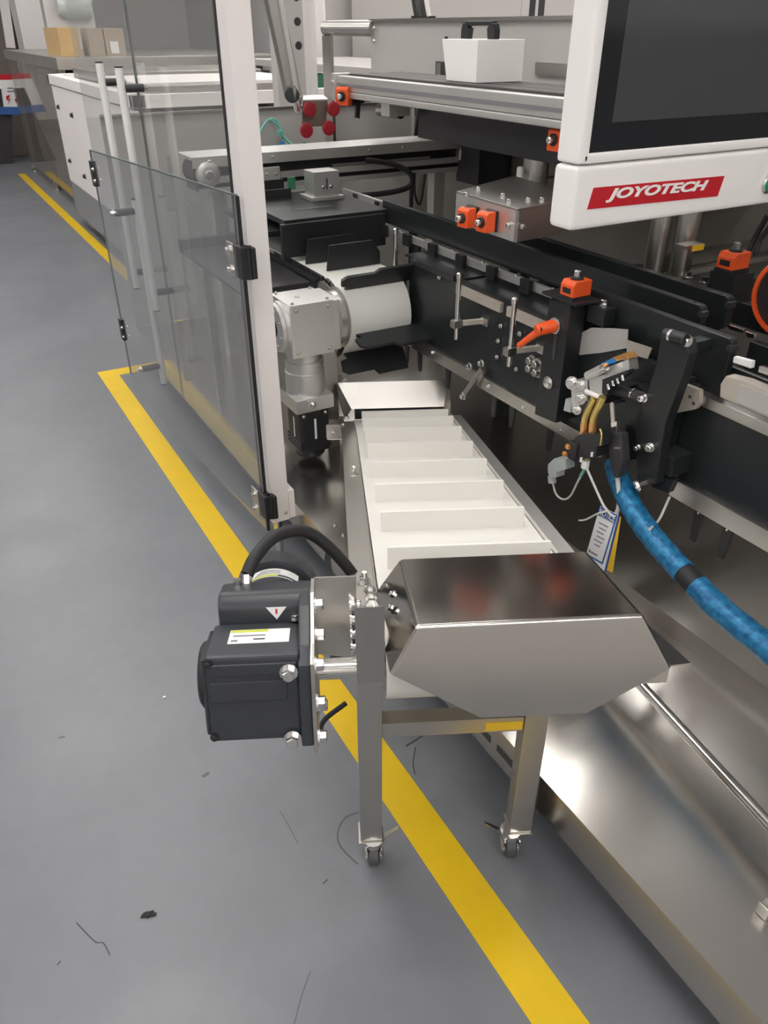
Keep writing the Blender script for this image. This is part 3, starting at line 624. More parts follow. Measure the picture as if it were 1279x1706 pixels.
# ================================================================== ORANGE POSITION INDICATORS
def indicator(label, c, ax, side, sz=1.0):
    """orange counter: c = centre, ax = shaft direction, side = window direction"""
    c = Vector(c); ax = Vector(ax).normalized(); side = Vector(side).normalized()
    t = thing('position_indicator', label, 'indicator', c, group='orange position indicators')
    third = ax.cross(side); M = Matrix.Translation(c) @ Matrix((side, third, ax)).transposed().to_4x4()
    with frame(M):
        a, b, h = .026 * sz, .021 * sz, .017 * sz
        part('case', PR([(-a, -b, -h), (a, -b, -h), (a, -b, h * .45), (a * .75, -b, h), (-a, -b, h)], (0, 2 * b, 0), .003), ORANGE, t, 'orange plastic case')
        part('base', B(-a * 1.05, a * 1.05, -b * 1.1, b * 1.1, -h * 1.9, -h, .002), BLACKP, t)
        part('ring', LA((0, 0, h), (0, 0, 1), [(.014 * sz, 0), (.014 * sz, .004), (.012 * sz, .006)], 18), RUBBER, t)
        part('shaft', LA((0, 0, h), (0, 0, 1), [(.008 * sz, 0), (.008 * sz, .017 * sz), (.006 * sz, .019 * sz)], 14), BOLTM, t)
        part('window', B(a * .93, a * 1.02, -b * .6, b * .6, -h * .6, h * .1), BLACKP, t)
    return t

# ================================================================== STAINLESS JUNCTION BOX ABOVE THE TRACK
jx = thing('bracket_box', 'flat stainless bracket box with bolts on top, left of the control panel', 'bracket', (1.45, 1.8, 1.03))
part('top_plate', PR([px(760, 322, Z=1.10), px(862, 352, Z=1.10), px(975, 330, Z=1.10), px(855, 296, Z=1.10)], (0, 0, .006), .001), STEEL, jx)
A0, A1 = px(760, 322, Z=1.10), px(862, 352, Z=1.10); A2 = px(975, 330, Z=1.10)
part('left_plate', PR([A0, A1, A1 - Vector((0, 0, .078)), A0 - Vector((0, 0, .078))], (.006, 0, 0)), ALU, jx)
part('front_plate', PR([A1, A2, A2 - Vector((0, 0, .085)), A1 - Vector((0, 0, .078))], (0, .006, 0)), STEEL, jx)
part('back_tie', B(1.6, 2.45, 1.78, 1.9, 1.04, 1.09), STEEL, jx)
for (x, y) in ((797, 317), (838, 328), (848, 338), (880, 335), (903, 335), (777, 326)): bolt(jx, px(x, y, Z=1.106), (0, 0, 1), .006, .008)
bolt(jx, A1 + Vector((.02, 0, -.04)), (0, -1, 0), .006); bolt(jx, A1 + Vector((-.0, .03, -.04)), (-1, 0, 0), .006)
indicator('orange position indicator on the bracket box, left of the pair', px(777, 362, X=A0.x - .03), (-1, -.15, 0), (0, 0, 1))
indicator('orange position indicator on the bracket box, right of the pair', px(809, 369, X=A0.x - .03), (-1, -.15, 0), (0, 0, 1))
i5 = indicator('orange position indicator below the left end of the aluminium rail', px(573, 160, Y=3.05), (-.8, -.6, 0), (0, 0, 1), 1.25)
t5 = px(573, 160, Y=3.05)
part('clamp_lever', BAR(t5 + Vector((.055, -.02, 0)), t5 + Vector((.045, -.02, -.075)), .014, .012, .003), BLACKP, i5); part('carrier', B(t5.x + .02, t5.x + .10, t5.y + .02, t5.y + .06, t5.z - .03, 1.268, .003), BLACK, i5)
i6 = indicator('orange position indicator half hidden behind the control panel edge', px(930, 232, X=1.60), (-1, -.1, 0), (0, 0, 1), 1.15)
t6 = px(930, 232, X=1.60); part('carrier', B(t6.x + .03, t6.x + .08, t6.y - .03, t6.y + .03, t6.z - .05, 1.268, .003), ALU, i6)

# pneumatic cylinders below the rail and behind the panel
def cylinder(label, x, y, z0, z1, r, fit=True):
    t = thing('air_cylinder', label, 'cylinder', (x, y, z0))
    part('barrel', LA((x, y, z0), (0, 0, 1), [(r, 0), (r, z1 - z0)], 24), STEEL, t); part('cap', LA((x, y, z1), (0, 0, 1), [(r * .8, 0), (r * .8, .03), (r * .7, .04)], 24), BLACKP, t)
    part('foot', B(x - r * 1.2, x + r * 1.2, y - r * 1.2, y + r * 1.2, z0 - .02, z0, .002), STEEL, t); part('wall_mount', B(x, 2.45, y - .02, y + .02, z0 + .02, z0 + .06), STEEL, t)
    if fit:
        f = part('elbow_fitting', LA((x - r - .03, y, z0 + (z1 - z0) * .6), (1, 0, 0), [(.008, 0), (.008, .035)], 12), ALU, t)
        part('fitting_nut', LA((x - r - .022, y, z0 + (z1 - z0) * .45), (0, 0, 1), [(.011, 0), (.011, .03), (.008, .034)], 12), INK, t)
    return t
c = px(893, 275, X=1.78); cylinder('grey air cylinder with white elbow fitting below the aluminium rail', 1.78, c.y, 1.02, 1.17, .042)
c = px(1093, 420, X=1.86); cylinder('tall grey cylinder standing behind the black guide rails, below the panel', 1.86, c.y, .86, 1.16, .03, False)
c = px(1135, 430, X=1.9); t = cylinder('steel cylinder with yellow marker plate under the control panel', 1.9, c.y, .82, 1.14, .032, False)
c = px(1150, 408, X=1.84); part('marker_plate', B(c.x - .04, c.x + .03, c.y - .02, c.y + .02, c.z - .004, c.z + .004), STEEL, t); part('marker', B(c.x - .015, c.x + .03, c.y - .0225, c.y - .02, c.z - .012, c.z + .004), YELP, t)

# ================================================================== FLIGHT (BUCKET) CONVEYOR WITH SERVO GEARBOX
fc = thing('flight_conveyor', 'short white belt conveyor with black flights curving round a drum', 'conveyor', (1.25, 2.7, .2))
DY, DZ, DR = 2.37, .655, .13
loop = [(DY + DR * math.cos(math.radians(a)), DZ + DR * math.sin(math.radians(a))) for a in range(90, 271, 10)]
loop = [(3.25, DZ + DR)] + loop + [(3.25, DZ - DR)]
bm = bmesh.new(); va = [bm.verts.new((1.125, y, z)) for y, z in loop]; vb = [bm.verts.new((1.375, y, z)) for y, z in loop]
for i in range(len(loop) - 1): bm.faces.new((va[i], vb[i], vb[i + 1], va[i + 1]))
bmesh.ops.recalc_face_normals(bm, faces=bm.faces[:]); bmesh.ops.solidify(bm, geom=bm.faces[:] + bm.edges[:] + bm.verts[:], thickness=.004)
part('belt', bm, BELTW, fc)
part('drum', CY((1.13, DY, DZ), (1.37, DY, DZ), DR - .006, 36), ALU, fc)
# toothed chain edge on the gearbox side
ch = part('chain_side', LA((1.105, DY, DZ), (1, 0, 0), [(DR - .012, 0), (DR - .006, .004), (DR - .006, .016)], 40), STEEL, fc)
tooth = None
for k in range(40):
    if k < 22: a = math.radians(95 + k * 8); c = Vector((1.115, DY + DR * math.cos(a) * .99, DZ + DR * math.sin(a) * .99)); n_ = Vector((0, math.cos(a), math.sin(a)))
    else: c = Vector((1.115, DY + (k - 21) * .018 + .01, DZ + DR - .002)); n_ = Vector((0, 0, 1))
    part('chain_link', BAR(c - n_ * .008, c + n_ * .008, .014, .011, 0, (1, 0, 0)), BLACKP, fc)
for z in (DZ - .09, ): part('side_plate', B(1.10, 1.112, 2.42, 3.25, z, DZ + DR - .008), BLACK, fc)
part('side_plate', B(1.378, 1.39, 2.30, 3.25, DZ - .10, DZ + DR - .02), BLACK, fc)
def flight(a, y=None, h=.10, x0=1.135, x1=1.37):
    if y is None:
        a = math.radians(a); n_ = Vector((0, math.cos(a), math.sin(a))); tng = Vector((0, -n_.z, n_.y)); base = Vector((0, DY, DZ)) + n_ * (DR + .001)
    else: n_ = Vector((0, 0, 1)); tng = Vector((0, 1, 0)); base = Vector((0, y, DZ + DR + .001))
    f = part('flight', PR([base + Vector((x0, 0, 0)), base + n_ * h + Vector((x0 + .012, 0, 0)), base + n_ * h + Vector((x1 - .03, 0, 0)), base + n_ * h * .5 + Vector((x1, 0, 0)), base + Vector((x1, 0, 0))], tng * .008, .001), BLACK, fc, 'black flight plate')
    return f
flight(0, 2.46, .085, 1.165, 1.375); flight(0, 2.58, .085, 1.14, 1.35)
def fl_px(pts, Y, th=.012): part('flight', PY(pts, Y, th, .001), BLACK, fc, 'black flight plate')
n_ = Vector((0, math.cos(math.radians(142)), math.sin(math.radians(142)))); 
def flight2(a, x0, x1, h, sw=.0):
    a = math.radians(a); n_ = Vector((0, math.cos(a), math.sin(a))); tng = Vector((0, -n_.z, n_.y)); b = Vector((0, DY, DZ)) + n_ * (DR + .001)
    f = part('flight', PR([b + Vector((x0 + .02, 0, 0)), b + n_ * h * .25 + Vector((x0 + .03, 0, 0)), b + n_ * h * .3 + Vector((x0 + .004, 0, 0)), b + n_ * h * .8 + Vector((x0, 0, 0)), b + n_ * h + Vector((x0 + .02, 0, 0)), b + n_ * h + Vector((x0 + .12, 0, 0)), b + n_ * h * 1.25 + Vector((x0 + .135, 0, 0)), b + n_ * h * 1.25 + Vector((x1, 0, 0)), b + Vector((x1, 0, 0))], tng * .010), BLACK, fc, 'black flight plate')
    return f
flight2(120, 1.13, 1.40, .055); flight2(192, 1.14, 1.40, .085); flight2(236, 1.12, 1.37, .075)
for x in (1.19, 1.215, 1.24):
    pass
for x in (1.2, 1.3): part('frame_leg', B(x - .02, x + .02, 2.9, 2.94, .2, DZ - DR, .002), STEEL, fc)
# pusher deck beyond the flights
pd = thing('pusher_unit', 'black slotted pusher deck with aluminium block behind the white drum belt', 'pusher', (1.3, 2.95, .80))
part('deck', B(1.10, 1.52, 2.66, 3.16, .905, .925, .002), BLACK, pd); part('slot', B(1.2, 1.36, 2.80, 2.83, .925, .926), INKB, pd)
part('front_plate', B(1.08, 1.50, 2.64, 2.66, .80, .915, .002), BLACK, pd); part('second_deck', B(1.06, 1.36, 2.72, 3.2, .86, .88, .002), BLACK, pd)
ab = part('carriage', B(1.345, 1.455, 2.93, 3.02, .94, 1.03, .002), ALU, pd, 'aluminium carriage block'); part('carriage_base', B(1.33, 1.47, 2.92, 3.04, .925, .94, .002), ALU, pd)
part('carriage_slot', B(1.398, 1.404, 2.929, 2.93, .965, 1.005), INKB, ab)
for x in (1.385, 1.418): bolt(ab, (x, 2.93, .975), (0, -1, 0), .005, seg=12)
for yy, z in ((3.05, .94), (3.12, .965)): part('push_plate', B(1.08, 1.30, yy, yy + .012, z - .05, z + .02, .001), BLACK, pd)
part('circuit_board', B(1.29, 1.32, 3.05, 3.06, .955, 1.0), LEADD, pd)
part('column', B(1.40, 1.44, 2.75, 2.8, .60, .905, .002), BLACK, pd); part('column', B(1.40, 1.44, 3.1, 3.14, .254, .905, .002), BLACK, pd)
dk = thing('side_deck', 'dark grey deck plate behind the servo gearbox', 'deck plate', (.98, 2.75, .75))
part('plate', B(.84, 1.095, 2.45, 3.1, .752, .762, .001), SMOKE, dk); part('edge_strip', B(.84, 1.095, 3.10, 3.13, .752, .80), BLACK, dk); part('leg', B(.86, .89, 2.9, 2.93, .2, .752), STEEL, dk); part('leg', B(1.05, 1.08, 2.9, 2.93, .2, .752), STEEL, dk)
# servo gearbox
GY = 2.19
sg = thing('servo_gearbox', 'silver right-angle servo gearbox with black motor hanging beside the drum', 'gearbox', (.98, 2.27, .2))
part('housing', B(.905, 1.055, GY, GY + .16, .602, .775, .003), ALU, sg); part('adapter', B(1.055, 1.08, GY + .005, GY + .155, .607, .770, .002), ALU, sg)
part('adapter_ring', LA((1.08, GY + .08, .688), (1, 0, 0), [(.088, 0), (.088, .02), (.10, .026)], 32), STEEL, sg)
fg = part('output_flange', LA((.905, GY + .08, .688), (-1, 0, 0), [(.082, 0), (.082, .012), (.078, .014), (.078, .026), (.03, .026), (.03, .018), (.005, .018)], 36), ALU, sg)
part('bore', LA((.882, GY + .08, .688), (-1, 0, 0), [(.038, 0), (.034, .002), (.012, .002)], 24), RUBBER, fg)
for k in range(8): a = k * math.pi / 4 + .3; bolt(fg, (.879, GY + .08 + .06 * math.cos(a), .688 + .06 * math.sin(a)), (-1, 0, 0), .004, m=STEEL, seg=12, washer=False)
for x, z in ((.925, .757), (1.035, .757), (.925, .62), (1.035, .62)): bolt(sg, (x, GY, z), (0, -1, 0), .005, m=STEEL, seg=12)
for x, y in ((.92, GY + .015), (1.04, GY + .015), (1.04, GY + .145), (.92, GY + .145)): bolt(sg, (x, y, .775), (0, 0, 1), .0045, m=STEEL, seg=12)
bolt(sg, (.965, GY + .08, .775), (0, 0, 1), .009, .002, m=STEEL, seg=12, washer=False)
part('gear_stage', LA((.975, GY + .075, .455), (0, 0, 1), [(.066, 0), (.066, .07), (.067, .071), (.067, .078), (.064, .080), (.064, .115), (.056, .118), (.056, .15)], 36), ALU, sg)
part('motor_plate', PR([(.905, GY + .0, .408), (1.045, GY + .0, .408), (1.045, GY + .14, .408), (.905, GY + .14, .408)], (0, 0, .05), .004), ALU, sg)
part('grub_block', B(.945, .975, GY - .004, GY, .418, .452, .001), ALU, sg); bolt(sg, (.965, GY - .004, .435), (0, -1, 0), .007, seg=12)
sm = part('servo_motor', J(B(.920, 1.032, GY + .012, GY + .125, .245, .408, .012), LA((.976, GY + .068, .222), (0, 0, 1), [(.045, 0), (.052, .008), (.052, .024)], 24)), BLACKP, sg, 'black finned servo motor')
for z in (.262, .276, .290): part('fin', B(.918, 1.034, GY + .010, GY + .127, z, z + .005, .001), BLACKP, sm)
part('label_strip', B(.972, .980, GY + .011, GY + .012, .30, .375), PAPER, sm); part('label_strip', B(.919, .92, GY + .06, GY + .068, .30, .375), PAPER, sm)
for x in (.935, 1.015): bolt(sm, (x, GY + .012, .392), (0, -1, 0), .004, seg=12)
part('mount_foot', B(1.06, 1.11, GY + .10, GY + .16, .2, .61, .002), STEEL, sg)

# ================================================================== CARTON TRACK: black side plate, strips, guide bars
ct = thing('carton_track', 'long black side plate of the carton track with stainless bottom strip', 'track', (1.41, 1.2, .2))
PXF = 1.40
part('side_plate', B(PXF, PXF + .018, 1.08, 2.30, .575, .835, .002), BLACKG, ct); part('side_plate', B(PXF, PXF + .018, -.5, 1.078, .575, .785, .002), BLACKG, ct)
part('bottom_strip', B(PXF - .012, PXF, 1.30, 2.33, .535, .575, .001), STEEL, ct); part('bottom_strip', B(PXF - .012, PXF, -.5, 1.06, .545, .592, .001), STEEL, ct)
part('top_bar', B(PXF - .01, PXF + .03, 2.02, 2.24, .825, .845, .001), SMOKE, ct); part('top_bar', B(PXF - .012, PXF + .03, 1.77, 2.0, .795, .823, .001), BEIGE, ct); part('top_bar', B(PXF - .012, PXF + .03, 1.50, 1.74, .795, .823, .001), BEIGE, ct)
part('top_strip', B(PXF - .006, PXF + .02, -.5, 1.06, .787, .812, .001), STEEL, ct)
for x, z in ((2.3, .6), (2.12, .56), (1.80, .555), (1.62, .555), (1.45, .555)): bolt(ct, (PXF - .012, x, z), (-1, 0, 0), .005)
for (x, y) in ((732, 462), (830, 508), (834, 543), (830, 568), (828, 595), (860, 615), (866, 556)): bolt(ct, px(x, y, X=PXF - .004), (-1, 0, 0), .005, seg=12)
for (x, y) in ((887, 600), (897, 606), (886, 613), (897, 620)): bolt(ct, px(x, y, X=PXF), (-1, 0, 0), .011, .016, m=STEEL, seg=12)
HK = [(676, 583), (698, 590), (745, 622), (822, 668), (852, 684), (915, 720), (1160, 868), (1205, 905)]
for i, (x, y) in enumerate(HK):
    q = px(x, y, X=PXF - .004); z1 = .55
    h = part('hook', PR([(q.x, q.y - .014, z1), (q.x, q.y + .014, z1), (q.x, q.y + .008, z1 - .09), (q.x, q.y - .008, z1 - .09)], (.008, 0, 0), .001), BLACK, ct, 'black tapered peg')
    bolt(h, (q.x, q.y, z1 - .012), (-1, 0, 0), .003, washer=False)
part('link_arm', BAR(px(805, 615, X=1.38), px(775, 658, X=1.36), .018, .012, .003, (1, 0, 0)), STEEL, ct)
for (x, y) in ((783, 610), (803, 605), (773, 660)): bolt(ct, px(x, y, X=1.365), (-1, 0, 0), .008, .012)
# deck plates and cross supports
part('deck_plate', B(PXF + .018, 1.58, 1.60, 1.98, .822, .830, .001), BLACKG, ct); part('deck_plate', B(PXF + .018, 1.58, 2.0, 2.36, .828, .836, .001), BLACKG, ct)
for y in (.2, 1.25, 2.2): part('cross_support', B(PXF + .018, 2.45, y, y + .05, .64, .70, .002), BLACK, ct)
for y in (.1, 2.1): part('stand', B(1.7, 1.76, y, y + .06, .254, .64, .002), BLACK, ct)
def bar(label, x0, x1, y0, y1, z0, z1, r=.02, feet=()):
    t = thing('guide_rail', label, 'guide rail', ((x0 + x1) / 2, (y0 + y1) / 2, z0), group='black guide rails of the track')
    part('bar', PR([(x0, y1, z0), (x0, y0 + r, z0), (x0, y0, z0 + r), (x0, y0, z1 - r), (x0, y0 + r * .3, z1 - r * .3), (x0, y0 + r, z1), (x0, y1, z1)], (x1 - x0, 0, 0), .003), BLACKG, t)
    part('end_cap', B(x0 - .001, x1 + .001, y0 - .003, y0 + .012, z1 - .028, z1 - .012, .003), SMOKE, t)
    bolt(t, ((x0 + x1) / 2, y0 + .035, z1), (0, 0, 1), .004, .001, m=RUBBER, washer=False, seg=12)
    for y in feet: part('support_pin', B(x0 + .005, x1 - .005, y, y + .03, .70, z0, .001), BLACK, t)
    return t
bar('nearest black guide rail, beside the clamp post, with square end', 1.43, 1.452, 1.02, 1.50, .815, .937, .012, (1.3,))
bar('long black guide rail running from the bracket box behind the nearest rail', 1.53, 1.552, 1.19, 2.72, .868, .948, .016, (1.3, 1.9, 2.5))
bar('black guide rail behind the long rail, below the control panel', 1.66, 1.685, 1.22, 2.3, .855, .943, .016, (1.4, 2.0))
bar('low black guide rail at the right edge, in front of the far indicator', 1.86, 1.885, .5, 1.52, .81, .872, .016, (.9,))
bar('lowest black guide rail at the right edge of the picture', 1.72, 1.745, .4, 1.18, .76, .835, .016, (.8,))
bar('black guide rail just behind the square-ended nearest rail', 1.475, 1.49, .4, 1.25, .80, .862, .012, (.9,))
# slotted aluminium strip with black carriers
st = thing('carrier_strip', 'slotted aluminium strip with small black carriers along the track', 'strip', (1.62, 2.5, .86))
part('strip', B(1.60, 1.615, 2.15, 3.2, .885, .915, .001), ALU, st); part('strip', B(1.495, 1.51, 1.35, 2.95, .846, .870, .001), ALU, st)
for k in range(5): part('carrier', B(1.592, 1.60, 2.3 + k * .19, 2.325 + k * .19, .888, .912, .001), BLACK, st)
for k in range(9): q = part('carrier', B(1.480, 1.496, 1.42 + k * .17, 1.465 + k * .17, .835, .876, .002), BLACK, st); bolt(q, (1.50, 1.51 + k * .17, .870), (0, 0, 1), .004, seg=12)
part('strip_post', B(1.497, 1.508, 2.4, 2.43, .7, .846), BLACK, st); part('strip_post', B(1.605, 1.615, 2.6, 2.63, .7, .885), BLACK, st)
# steel adjusting rods with small clamps
def adj(label, top, bot, X, arm, armY=.0):
    a, b = px(*top, X=X), px(*bot, X=X); b.y = a.y; t = thing('adjusting_rod', label, 'rod', b, group='steel adjusting rods')
    part('rod', CY(b, a, .0075, 14, .001), ROD, t); part('rod_head', LA(a, (0, 0, 1), [(.009, 0), (.009, .012), (.005, .016)], 14), BOLTM, t)
    if arm:
        z = px(*arm, X=X).z; part('arm', BAR((X, a.y, z), (PXF, a.y - .02, z), .014, .016, .003), BEIGE, t); part('clamp', B(X - .018, X + .014, a.y - .012, a.y + .012, z - .012, z + .012, .003), STEEL, t)
        part('end_lug', B(PXF - .012, PXF, a.y - .045, a.y - .01, z - .012, z + .012, .003), BOLTM, t)
    else: part('arm', BAR((X, a.y, (a.z + b.z) / 2), (PXF, a.y, (a.z + b.z) / 2), .012, .012, .002), STEEL, t)
    return t
adj('steel adjusting rod with clamp on the black plate, left of the orange lever', (765, 463), (762, 566), 1.31, (757, 537))
adj('steel adjusting rod with clamp beside the tip of the orange lever', (857, 505), (851, 612), 1.31, (848, 584))
adj('short steel rod standing beside the white drum belt', (659, 388), (660, 452), 1.385, None)

# clamp post with lever
cp = thing('clamp_post', 'black slotted clamp post carrying an orange indicator on top', 'post', (1.36, 1.46, .56))
part('body', PX([(915, 497), (951, 508), (925, 705), (890, 690)], 1.345, .055, .002), BLACK, cp)
part('cap_plate', B(1.335, 1.415, 1.405, 1.535, .918, .926, .001), BLACKP, cp)
part('slot', PX([(924, 545), (929, 546), (923, 600), (919, 599)], 1.3435, .0014), INKB, cp, 'vertical slot')
for (x, y) in ((914, 637),): bolt(cp, px(x, y, X=1.343), (-1, 0, 0), .012, .008, seg=12)
bolt(cp, px(1005, 507, X=1.42), (0, 0, 1), .009)
part('rear_block', B(1.39, 1.43, 1.36, 1.42, .87, .915, .003), BLACK, cp)
indicator('orange position indicator on top of the black clamp post', (1.372, 1.452, .952), (0, 0, 1), (-1, .0, 0), 1.15)
lv = thing('clamp_lever', 'orange clamping lever screwed to the side of the black post', 'lever', px(900, 565, X=1.31))
a, b = px(918, 545, X=1.318), px(866, 578, X=1.29)
part('hub', LA(px(926, 542, X=1.345), px(898, 549, X=1.30) - px(926, 542, X=1.345), [(.015, 0), (.017, .006), (.016, .05), (.013, .056)], 20), ORANGE, lv)
part('lever_arm', TU([px(905, 548, X=1.31), px(886, 560, X=1.30), px(864, 576, X=1.29)], .011, 12, 5, rad=lambda k: 1.05 - .35 * k), ORANGE, lv)
part('washer', LA(px(926, 542, X=1.344), (-1, 0, 0), [(.021, 0), (.021, .006), (.014, .008)], 20), BOLTM, lv); part('screw', LA(px(900, 549, X=1.297), (-1, 0, 0), [(.008, 0), (.008, .004)], 12), RUBBER, lv)

# right indicator on its black bracket, orange handwheel edge
rb = thing('indicator_bracket', 'black bracket block on the right carrying an orange indicator', 'bracket', (1.9, 1.25, .82))
q = px(1222, 432, X=1.90)
indicator('orange position indicator on the black bracket at the right edge', q, (0, 0, 1), (-1, 0, 0), 1.3)
part('block', B(q.x - .035, q.x + .05, q.y - .04, q.y + .04, q.z - .16, q.z - .033, .003), BLACK, rb); part('plate', B(q.x - .04, q.x + .055, q.y + .0, q.y + .20, q.z - .10, q.z - .085, .002), BLACK, rb)
for dy in (.07, .13): part('nut', LA((q.x - .01, q.y + dy, q.z - .085), (0, 0, 1), [(.018, 0), (.018, .008), (.008, .008), (.008, .022)], 6), BOLTM, rb)
part('wall_mount', B(q.x + .05, 2.45, q.y - .02, q.y + .02, q.z - .14, q.z - .06), BLACK, rb)
cbx = thing('indicator_cables', 'pair of black cables rising behind the right orange indicator', 'cable', (1.97, q.y, q.z))
part('cable', TU([px(1247, 420, X=1.96), px(1258, 395, X=1.97), px(1279, 358, X=1.97)], .007, 8), RUBBER, cbx); part('cable', TU([px(1258, 425, X=1.96), px(1266, 400, X=1.97), px(1290, 370, X=1.97)], .007, 8), RUBBER, cbx)
hw = thing('hand_wheel', 'dark hand wheel with orange rim at the right edge of the picture', 'hand wheel', (1.9, .95, .85))
hc = px(1328, 496, X=1.85)
part('rim', LA(hc, (-1, -.3, 0), [(.105, 0), (.110, .007), (.105, .014), (.099, .014), (.099, 0), (.105, 0)], 40, False), ORANGE, hw, 'orange rim'); part('disc', LA(hc + Vector((.012, .004, 0)), (-1, -.3, 0), [(.098, 0), (.098, .012)], 40), SMOKE, hw); part('axle', CY(hc, hc + Vector((.15, .045, 0)), .015, 12), STEEL, hw)

# swing arm on the right with pins
sw = thing('swing_arm', 'black cranked swing arm with silver pins, right of the glue valve', 'arm', px(1080, 815, X=1.32))
part('arm', PX([(1101, 556), (1143, 566), (1146, 590), (1136, 628), (1108, 705), (1094, 790), (1090, 808), (1060, 800), (1058, 700), (1078, 650), (1092, 610)], 1.315, .03, .003), BLACK, sw)
part('rear_arm', PX([(1062, 640), (1082, 660), (1078, 760), (1042, 770), (1040, 665)], 1.36, .03, .003), BLACKG, sw)
part('pin', CY(px(1107, 556, X=1.30) + Vector((0, 0, .0)), px(1143, 566, X=1.30), .013, 18, .002), BLACK, sw); part('pin_band', CY(px(1117, 559, X=1.30), px(1121, 560, X=1.30), .0138, 18), BOLTM, sw)
for (x, y, r) in ((1144, 567, .009), (1083, 745, .008), (1071, 662, .008), (1062, 745, .006)): bolt(sw, px(x, y, X=1.312), (-1, -.3, 0), r, .012, seg=12)
part('knob_shaft', CY(px(1060, 809, X=1.29), px(1088, 798, X=1.34), .006, 12), BOLTM, sw); part('knob', LA(px(1064, 808, X=1.29), px(1055, 812, X=1.28) - px(1064, 808, X=1.29), [(.015, 0), (.016, .006), (.012, .010)], 20), BOLTM, sw)
part('foot_link', PX([(1088, 790), (1122, 800), (1112, 822), (1085, 812)], 1.345, .02, .002), BLACK, sw); part('plate_tie', B(1.34, PXF, 1.03, 1.08, .62, .67, .002), BLACK, sw)
part('top_tie', B(1.34, 1.43, 1.07, 1.10, .90, .925, .002), BLACK, sw)
part('crank_pin', CY(px(1020, 648, X=1.30), px(1072, 663, X=1.31), .013, 16, .002), SMOKE, sw); part('pin_band', CY(px(1054, 656, X=1.305), px(1056, 657, X=1.305), .0136, 16), BOLTM, sw)

# beige / silver small brackets on the right
bk = thing('beige_bracket', 'beige triangular bracket plate with two holes right of the swing arm', 'bracket', px(1140, 690, X=1.385))
part('plate', PX([(1131, 637), (1165, 650), (1166, 672), (1158, 682), (1118, 690)], 1.385, .012, .001), BEIGE, bk)
for (x, y) in ((1149, 661), (1155, 672)): part('hole', LA(px(x, y, X=1.384), (-1, 0, 0), [(.004, 0), (.004, .001)], 12), INKB, bk)
ck = thing('carton_clamp', 'pale rounded clamp block at the right edge above the black plate', 'clamp', px(1240, 690, X=1.38))
part('block', PX([(1208, 626), (1240, 634), (1290, 655), (1290, 702), (1226, 674), (1198, 662), (1199, 640)], 1.37, .028, .003), BEIGE, ck); part('face', PX([(1232, 640), (1290, 662), (1290, 698), (1226, 670)], 1.367, .003), GREYP, ck)
wt = thing('track_fittings', 'row of small silver fittings and one white glint on the rails at the right edge', 'fitting', px(1240, 615, X=1.43))
part('tab', PX([(1222, 594), (1252, 602), (1250, 614), (1220, 604)], 1.415, .012, .001), PAPER, wt); part('tab', PX([(1264, 610), (1279, 614), (1279, 626), (1262, 620)], 1.415, .012, .001), BOLTM, wt)  # first tab is a white reflection built as a piece
part('tab', PX([(1208, 540), (1238, 549), (1237, 556), (1214, 549)], 1.68, .012, .001), BOLTM, wt); part('tab', PX([(1240, 552), (1256, 557), (1256, 564), (1244, 562)], 1.68, .012, .001), BOLTM, wt)
part('carrier', B(1.415, 1.445, .3, 1.0, .765, .80, .002), BLACK, wt)
cg = thing('carton_guide', 'folded grey sheet guide behind the glue valve', 'guide', px(1000, 590, X=1.42))
part('sheet', PX([(956, 560), (985, 546), (1020, 547), (1045, 549), (1044, 580), (1000, 588), (960, 592)], 1.396, .003), GREYP, cg); part('fold', PX([(1042, 566), (1085, 580), (1078, 598), (1044, 588)], 1.394, .003), BEIGE, cg)
part('light_strip', PX([(1042, 588), (1080, 602), (1078, 608), (1042, 594)], 1.40, .006), PAPER, cg)

# ================================================================== GLUE VALVE, CONNECTORS, HOSE, TAG
gv = thing('glue_valve', 'hot glue valve assembly with silver fittings and amber elbow tubes', 'valve', px(985, 700, X=1.28))
X0 = 1.28
part('body', PX([(1010, 612), (1046, 598), (1048, 618), (1014, 636), (1004, 632)], X0, .03, .002), ALU, gv); part('body_cap', PX([(1000, 606), (1018, 597), (1025, 604), (1008, 610)], X0 - .004, .03, .002), BLUE, gv)
part('orange_tag', PX([(1019, 596), (1040, 588), (1047, 598), (1026, 602)], X0 - .002, .03, .001), COPPER, gv)
part('manifold', PX([(980, 632), (1004, 624), (1012, 640), (1004, 662), (982, 660)], X0 - .01, .035, .003), ALU, gv)
part('nozzle_bank', PX([(1003, 632), (1046, 616), (1046, 622), (1018, 642), (1008, 662), (1002, 655)], X0 - .012, .02, .001), BLACK, gv)
for i, (x, y) in enumerate(((1012, 640), (1020, 634), (1028, 630), (1036, 625))): part('nozzle', CY(px(x, y, X=X0 - .014), px(x + 2, y + 9, X=X0 - .014), .003, 8), BOLTM, gv)
part('barrel', CY(px(978, 627, X=X0 - .012), px(1008, 612, X=X0 - .012), .011, 16, .002), ALU, gv); part('screw_head', CY(px(1003, 614, X=X0 - .02), px(1010, 611, X=X0 - .02), .009, 12), BOLTM, gv)
part('side_block', PX([(950, 640), (958, 632), (978, 634), (978, 668), (966, 672), (958, 690), (952, 688)], X0 - .008, .03, .003), ALU, gv)
for (x, y, r) in ((953, 638, .011), (967, 641, .008), (967, 664, .010), (961, 683, .008)): bolt(gv, px(x, y, X=X0 - .012), (-1, -.4, .2), r, .010, seg=12)
part('link_pin', CY(px(976, 652, X=X0 - .016), px(999, 662, X=X0 - .016), .006, 12), INK, gv); part('small_block', PX([(942, 664), (952, 668), (950, 688), (938, 684)], X0, .02, .001), CLEARP, gv)
